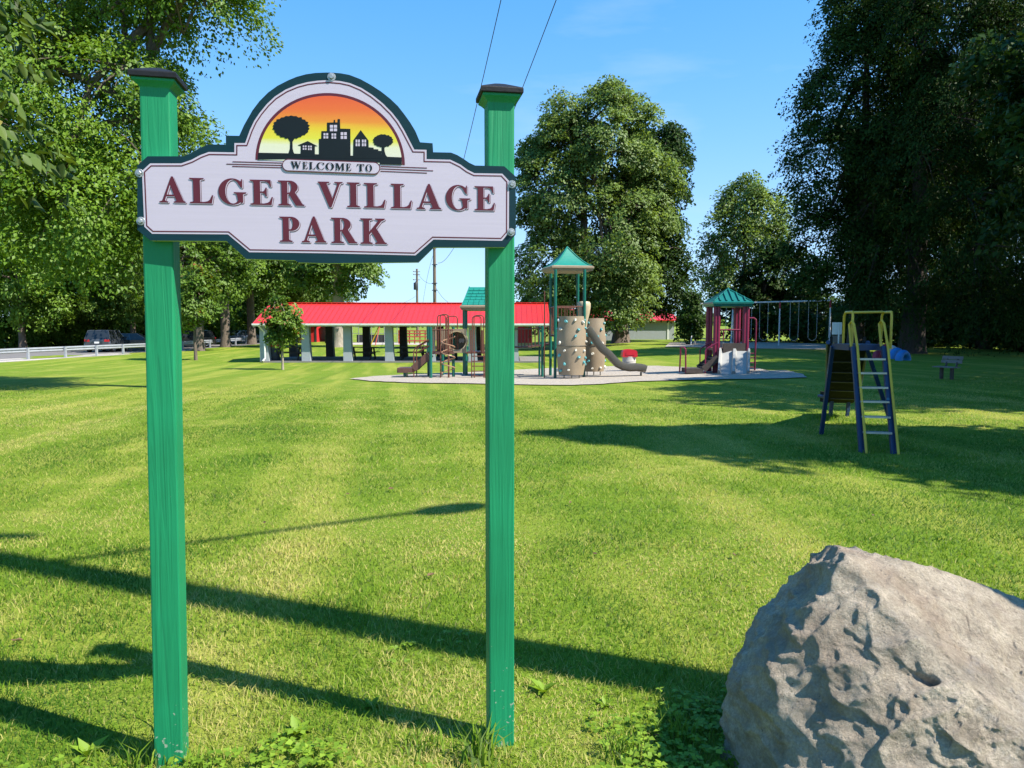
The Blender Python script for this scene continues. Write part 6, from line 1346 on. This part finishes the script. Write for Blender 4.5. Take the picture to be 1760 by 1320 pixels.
# shrubs across the road at left
shb = None
for i, (px, py, s) in enumerate(((-60, 601, 1.1), (12, 600, 1.), (52, 599, .9), (88, 598, .8), (118, 597, .6), (465, 588, .9), (505, 587, .8), (150, 596.5, 1.3), (190, 595.5, 1.4), (232, 594.5, 1.3), (268, 593, 1.4), (305, 592, 1.3), (345, 590.5, 1.3), (385, 588.5, 1.3), (425, 586.5, 1.2))):
    lb = ('roadside shrub beyond the left edge', 'leafy roadside shrub at the left edge of the picture', 'leafy roadside shrub second from the left edge', 'low roadside shrub left of the dark grey car', 'lowest roadside shrub right beside the dark grey car', 'shrub behind the left end of the shelter', 'shrub behind the shelter at the reddish young maple', 'roadside shrub at the left side of the dark grey car', 'roadside shrub right behind the dark grey car', 'roadside shrub behind the navy saloon car', 'roadside shrub hidden mostly by the left post', 'roadside shrub behind the black car', 'roadside shrub right of the black car', 'roadside shrub behind the bare trunk by the slate blue car', 'roadside shrub behind the slate blue car')[i]
    if shb is None: shb = tree('roadside_shrub', lb, G(px, py), 3, .05, [(0, 0, 1.3, 2.0, 1.6, 1.3), (1.3, 0, 1.9, 1.4, 1.2, 1.1), (-1.2, 0, 2.1, 1.5, 1.3, 1.2)], LM_shrub, 150, 40, .24, 121, group='shrubs across the road', cat='shrub', clear=.1, twigs=16, spread=.6)
    else: copy_thing(shb, G(px, py), i * 1.1, lb, 'shrubs across the road', (s, s, s))
hl = MB()
# distant tree line along the horizon
g = np.random.default_rng(5); V = []; L = []
N = 9000; X = g.uniform(-700, 700, N); Yd = 420 + 60 * np.sin(X * .01) + g.uniform(0, 30, N)
Hh = 5.5 + 3.5 * np.array([mnoise.noise(Vector((x * .03, 0, 3))) for x in X]) + 2 * np.array([mnoise.noise(Vector((x * .12, 5, 3))) for x in X])
pos = np.stack([X, Yd, gz(X, Yd) + np.maximum(Hh, 1) * g.random(N)], 1); nr = unit(g.normal(size=(N, 3)) + np.array([0, -1, .6])); dr = unit(np.cross(nr, g.normal(size=(N, 3))))
tl = leaves_obj('distant_tree_line', (pos, nr, dr, 2.6 * (.6 + .8 * g.random(N)), g.random(N), .8, None), LM_mid, None); tl['label'] = 'distant line of trees along the horizon'; tl['category'] = 'trees'

# ------------------------------------------------------------------ grass
def grass_material(name, c0, c1, straw, tr=.4):
    m, t, b, o = new_mat(name)
    a = node(t, 'ShaderNodeAttribute'); a.attribute_name = 'tint'
    rp = node(t, 'ShaderNodeValToRGB'); e = rp.color_ramp.elements; e[0].color = (*c0, 1); e[1].color = (*straw, 1); k = e.new(.62); k.color = (*c1, 1); k = e.new(.80); k.color = (*[(x + y) / 2 for x, y in zip(c1, straw)], 1)
    t.links.new(a.outputs['Fac'], rp.inputs[0]); t.links.new(rp.outputs[0], b.inputs['Base Color']); b.inputs['Roughness'].default_value = .55; b.inputs['Specular IOR Level'].default_value = .3
    ge = node(t, 'ShaderNodeNewGeometry'); vm = node(t, 'ShaderNodeMix', data_type='VECTOR'); vm.inputs[0].default_value = .62; vm.inputs[5].default_value = (0, 0, 1)     # a blade curves over: its upper side catches the light
    t.links.new(ge.outputs['Normal'], vm.inputs[4]); nn_ = node(t, 'ShaderNodeVectorMath', operation='NORMALIZE'); t.links.new(vm.outputs[1], nn_.inputs[0]); t.links.new(nn_.outputs[0], b.inputs['Normal'])
    trn = node(t, 'ShaderNodeBsdfTranslucent'); mg = node(t, 'ShaderNodeMixRGB', blend_type='MULTIPLY'); mg.inputs[0].default_value = 1; mg.inputs['Color2'].default_value = (1.3, 1.35, .6, 1)
    t.links.new(rp.outputs[0], mg.inputs['Color1']); t.links.new(mg.outputs[0], trn.inputs[0]); mx = node(t, 'ShaderNodeMixShader'); mx.inputs[0].default_value = tr
    t.links.new(b.outputs[0], mx.inputs[1]); t.links.new(trn.outputs[0], mx.inputs[2]); t.links.new(mx.outputs[0], o.inputs['Surface']); return m
M_grass = grass_material('lawn_blades', (0.072, 0.165, 0.008), (0.195, 0.305, 0.018), (0.50, 0.44, 0.15))
M_weed = leaf_mat('weed_leaves', (0.110, 0.210, 0.014), (0.260, 0.390, 0.034), .35)
def vnoise(x, y, s, seed):
    """smooth value noise on numpy arrays"""
    g_ = np.random.default_rng(seed); T = g_.random((64, 64)); fx, fy = x * s, y * s; ix, iy = np.floor(fx).astype(int), np.floor(fy).astype(int); u, v = fx - ix, fy - iy; u = u * u * (3 - 2 * u); v = v * v * (3 - 2 * v)
    f = lambda a, c: T[(ix + a) % 64, (iy + c) % 64]
    return (f(0, 0) * (1 - u) + f(1, 0) * u) * (1 - v) + (f(0, 1) * (1 - u) + f(1, 1) * u) * v
def blades(P, h, wd_, tint, lean, g, name, mat, parent=None, seg=2):
    N = len(P); a = g.uniform(0, 2 * PI, N); side = np.stack([np.cos(a), np.sin(a), np.zeros(N)], 1); b_ = g.uniform(0, 2 * PI, N); ln = np.stack([np.cos(b_), np.sin(b_), np.zeros(N)], 1) * (lean * h)[:, None]
    up = np.stack([np.zeros(N), np.zeros(N), h], 1); s = side * (wd_ / 2)[:, None]
    if seg == 2:
        V = np.stack([P - s, P + s, P + up * .58 + ln * .30 + s * .75, P + up * .58 + ln * .30 - s * .75, P + up * .92 + ln], 1); idx = np.array([0, 1, 2, 0, 2, 3, 3, 2, 4]); k = 5
    else: V = np.stack([P - s, P + s, P + up * .95 + ln], 1); idx = np.array([0, 1, 2]); k = 3
    L = ((np.arange(N) * k)[:, None] + idx[None]).ravel(); return np_mesh(name, V.reshape(-1, 3), 3, L, mat, np.repeat(tint, k), parent)
g = np.random.default_rng(21)
def scatter(d0, d1, dens0, p, mg_=1.4):
    """points on the lawn, thinning out with distance from the sign"""
    out = []; edges = np.linspace(d0, d1, 36)
    for a, c in zip(edges[:-1], edges[1:]):
        m = (a + c) / 2; wdt_ = .70 * m + mg_; n = int(dens0 * (2.6 / m) ** p * 2 * wdt_ * (c - a)); out.append(np.stack([g.uniform(-wdt_, wdt_, n), g.uniform(a, c, n)], 1))
    return np.concatenate(out)
def lawn_part(XY, seg, hs, ws, name):
    x, y = XY[:, 0], XY[:, 1]; n = len(x)
    pat = .55 * vnoise(x, y, 1.1, 1) + .30 * vnoise(x, y, 3.3, 2) + .15 * vnoise(x, y, 9, 3); st = .6 * vnoise(x + .146 * y, y * .07, 1.25, 4) + .4 * vnoise(x + .146 * y, y * .07, 2.8, 14)
    bare = sstep(.30, .22, .6 * vnoise(x, y, 1.7, 7) + .4 * vnoise(x, y, 5.1, 8)) * sstep(4.2, 2.6, y)
    keep = (g.random(n) > bare * .9) & (g.random(n) > sstep(12, 23, y) * .96); x, y, pat, st = x[keep], y[keep], pat[keep], st[keep]; n = len(x)
    tint = np.clip((pat - .5) * 1.8 + .50 + (st - .5) * 1.5 + g.normal(0, .20, n), 0, 1); tint = np.where(g.random(n) < .07, g.uniform(.8, 1, n), tint)
    h = hs * (.55 + .8 * g.random(n)) * (.75 + .6 * vnoise(x, y, 1.3, 5)) * (1 - .35 * sstep(.55, .8, pat)); dd = y / 2.6
    P = np.stack([x, y, gz(x, y) - .004], 1); w_ = ws * dd ** .62 * (.7 + .6 * g.random(n))
    return blades(P, h, w_, tint, g.uniform(.25, 1.25, n), g, name, M_grass, None, seg)
gr1 = lawn_part(scatter(1.7, 5.2, 8800, 1.45), 2, .033, .0040, 'lawn_grass'); gr1['kind'] = 'stuff'; gr1['label'] = 'short mown grass around the sign'; gr1['category'] = 'grass'
gr2 = lawn_part(scatter(5.2, 23.0, 9500, 1.5), 1, .029, .0046, 'lawn_grass'); gr2['kind'] = 'stuff'; gr2['label'] = 'mown grass between the sign and the playground'; gr2['category'] = 'grass'
# clover and broad weeds between the sign and the boulder
def weeds():
    n = 13000; x = g.uniform(-2.6, 1.6, n); y = g.uniform(1.75, 3.6, n); m = (.5 * vnoise(x, y, 1.5, 11) + .5 * vnoise(x, y, 4, 12)) - .15 + .52 * sstep(2.9, 2.2, y) + .38 * sstep(.1, .6, x) * sstep(3.3, 2.7, y); k = g.random(n) < sstep(.60, .98, m) * .85; x, y = x[k], y[k]; n = len(x)
    pos, nr, dr, sz, ti = [], [], [], [], []
    for j in range(3):
        a = g.uniform(0, 2 * PI, n) if j == 0 else a + 2.09; s = g.uniform(.014, .030, n); z = gz(x, y) + g.uniform(.015, .05, n) if j == 0 else z
        d = np.stack([np.cos(a), np.sin(a), g.uniform(-.1, .25, n)], 1); d = unit(d); pos.append(np.stack([x, y, z], 1) + d * s[:, None] * .5); dr.append(d); q = unit(np.stack([g.normal(0, .25, n), g.normal(0, .25, n), np.ones(n)], 1)); nr.append(unit(q - d * (q * d).sum(1, keepdims=True))); sz.append(s); ti.append(g.random(n))
    c = np.concatenate; return leaves_obj('clover_patch', (c(pos), c(nr), c(dr), c(sz), c(ti), .85, None), M_weed, None)
cw = weeds(); cw['label'] = 'clover and low weeds around the posts and the boulder'; cw['category'] = 'clover'
def tuft(px, py, n, h, w_, spread, lb, seed, lean=.7):
    q = np.random.default_rng(seed); c = G(px, py); P = np.stack([c.x + q.normal(0, spread, n), c.y + q.normal(0, spread, n), np.full(n, c.z - .005)], 1)
    o = blades(P, h * (.5 + .6 * q.random(n)), np.full(n, w_), q.uniform(.1, .65, n), q.uniform(.2, lean, n), q, 'grass_tuft', M_grass); tag(o, lb, 'grass tuft', 'tall grass tufts'); return o
tuft(822, 1306, 60, .15, .010, .045, 'long-bladed grass tuft in front of the right post', 1, .9); tuft(232, 1326, 70, .13, .008, .06, 'grass tuft left of the left post foot', 2); tuft(1165, 1272, 70, .12, .006, .03, 'tall thin grass tuft left of the boulder', 3, .5); tuft(1072, 1300, 60, .11, .006, .035, 'grass tuft between right post and boulder', 4); tuft(350, 1326, 60, .09, .007, .045, 'grass tuft right of the left post foot', 5); tuft(716, 1285, 60, .08, .007, .04, 'low grass tuft left of the right post', 6)
tuft(1425, 722, 160, .16, .008, .22, 'unmown grass under the ladder slide chute', 8); tuft(1490, 775, 120, .10, .008, .25, 'unmown grass at the foot of the slide ladder', 9)
def rosette(px, py, n, s, lb, seed):
    q = np.random.default_rng(seed); c = G(px, py); a = np.arange(n) * 2.4 + q.normal(0, .2, n); sz = s * q.uniform(.7, 1.2, n); el = q.uniform(.25, .8, n); d = np.stack([np.cos(a) * np.cos(el), np.sin(a) * np.cos(el), np.sin(el)], 1); pos = np.array(c[:]) + d * sz[:, None] * .5; up = np.tile([0, 0, 1.], (n, 1)); nr = unit(up - d * (up * d).sum(1, keepdims=True))
    o = leaves_obj('broadleaf_weed', (pos, nr, d, sz, q.random(n), .42, None), M_weed, None); del o['kind']; tag(o, lb, 'weed', 'broad-leaved weeds')
rosette(935, 1192, 10, .075, 'broad-leaved weed right of the right post', 31); rosette(150, 1302, 10, .08, 'broad-leaved weed left of the left post', 32); rosette(1040, 1215, 8, .06, 'broad-leaved weed in the shade left of the boulder', 33); rosette(510, 1262, 9, .07, 'broad-leaved weed between the two posts', 34); rosette(640, 1216, 8, .05, 'small broad-leaved weed in the sun between the posts', 35)
# dry fallen leaves
M_dry = mk('dry_brown_leaf', (0.12, 0.065, 0.03), .8, .3, 30)
for i, (px, py) in enumerate(((1262, 963), (598, 855), (672, 846), (1022, 960), (740, 998), (1130, 1280), (30, 1112), (1500, 893), (980, 870), (455, 905))):
    c = G(px, py) + Vector((0, 0, .030)); q = random.Random(i + 50); s = q.uniform(.016, .028); R = Matrix.Translation(c) @ Matrix.Rotation(q.uniform(0, 6), 4, 'Z') @ Matrix.Rotation(q.uniform(-.5, .5), 4, 'X')
    mb = MB(); mb.add([R @ Vector(v) for v in ((-s, 0, 0), (-.3 * s, -.5 * s, .25 * s), (.5 * s, -.4 * s, .1 * s), (s, 0, .3 * s), (.4 * s, .5 * s, .2 * s), (-.4 * s, .45 * s, .35 * s), (0, 0, -.05 * s))], [(0, 1, 6), (1, 2, 6), (2, 3, 6), (3, 4, 6), (4, 5, 6), (5, 0, 6)]); o = mb.build('fallen_leaf', M_dry); tag(o, ('dry leaf on sunny grass left of the boulder top', 'dry leaf above the lamp shadow, left one', 'dry leaf just above the lamp head shadow', 'dry leaf on the lawn right of the right post', 'dry leaf between the lamp shadow and the long pole shadow', 'dark curled leaf in the weeds left of the boulder', 'dry leaf at the left edge above the sign shadow', 'dry leaf on the lawn above the boulder', 'dry leaf between right post and tree shade', 'dry leaf midway between the two posts')[i], 'leaf', 'dry leaves on the lawn')
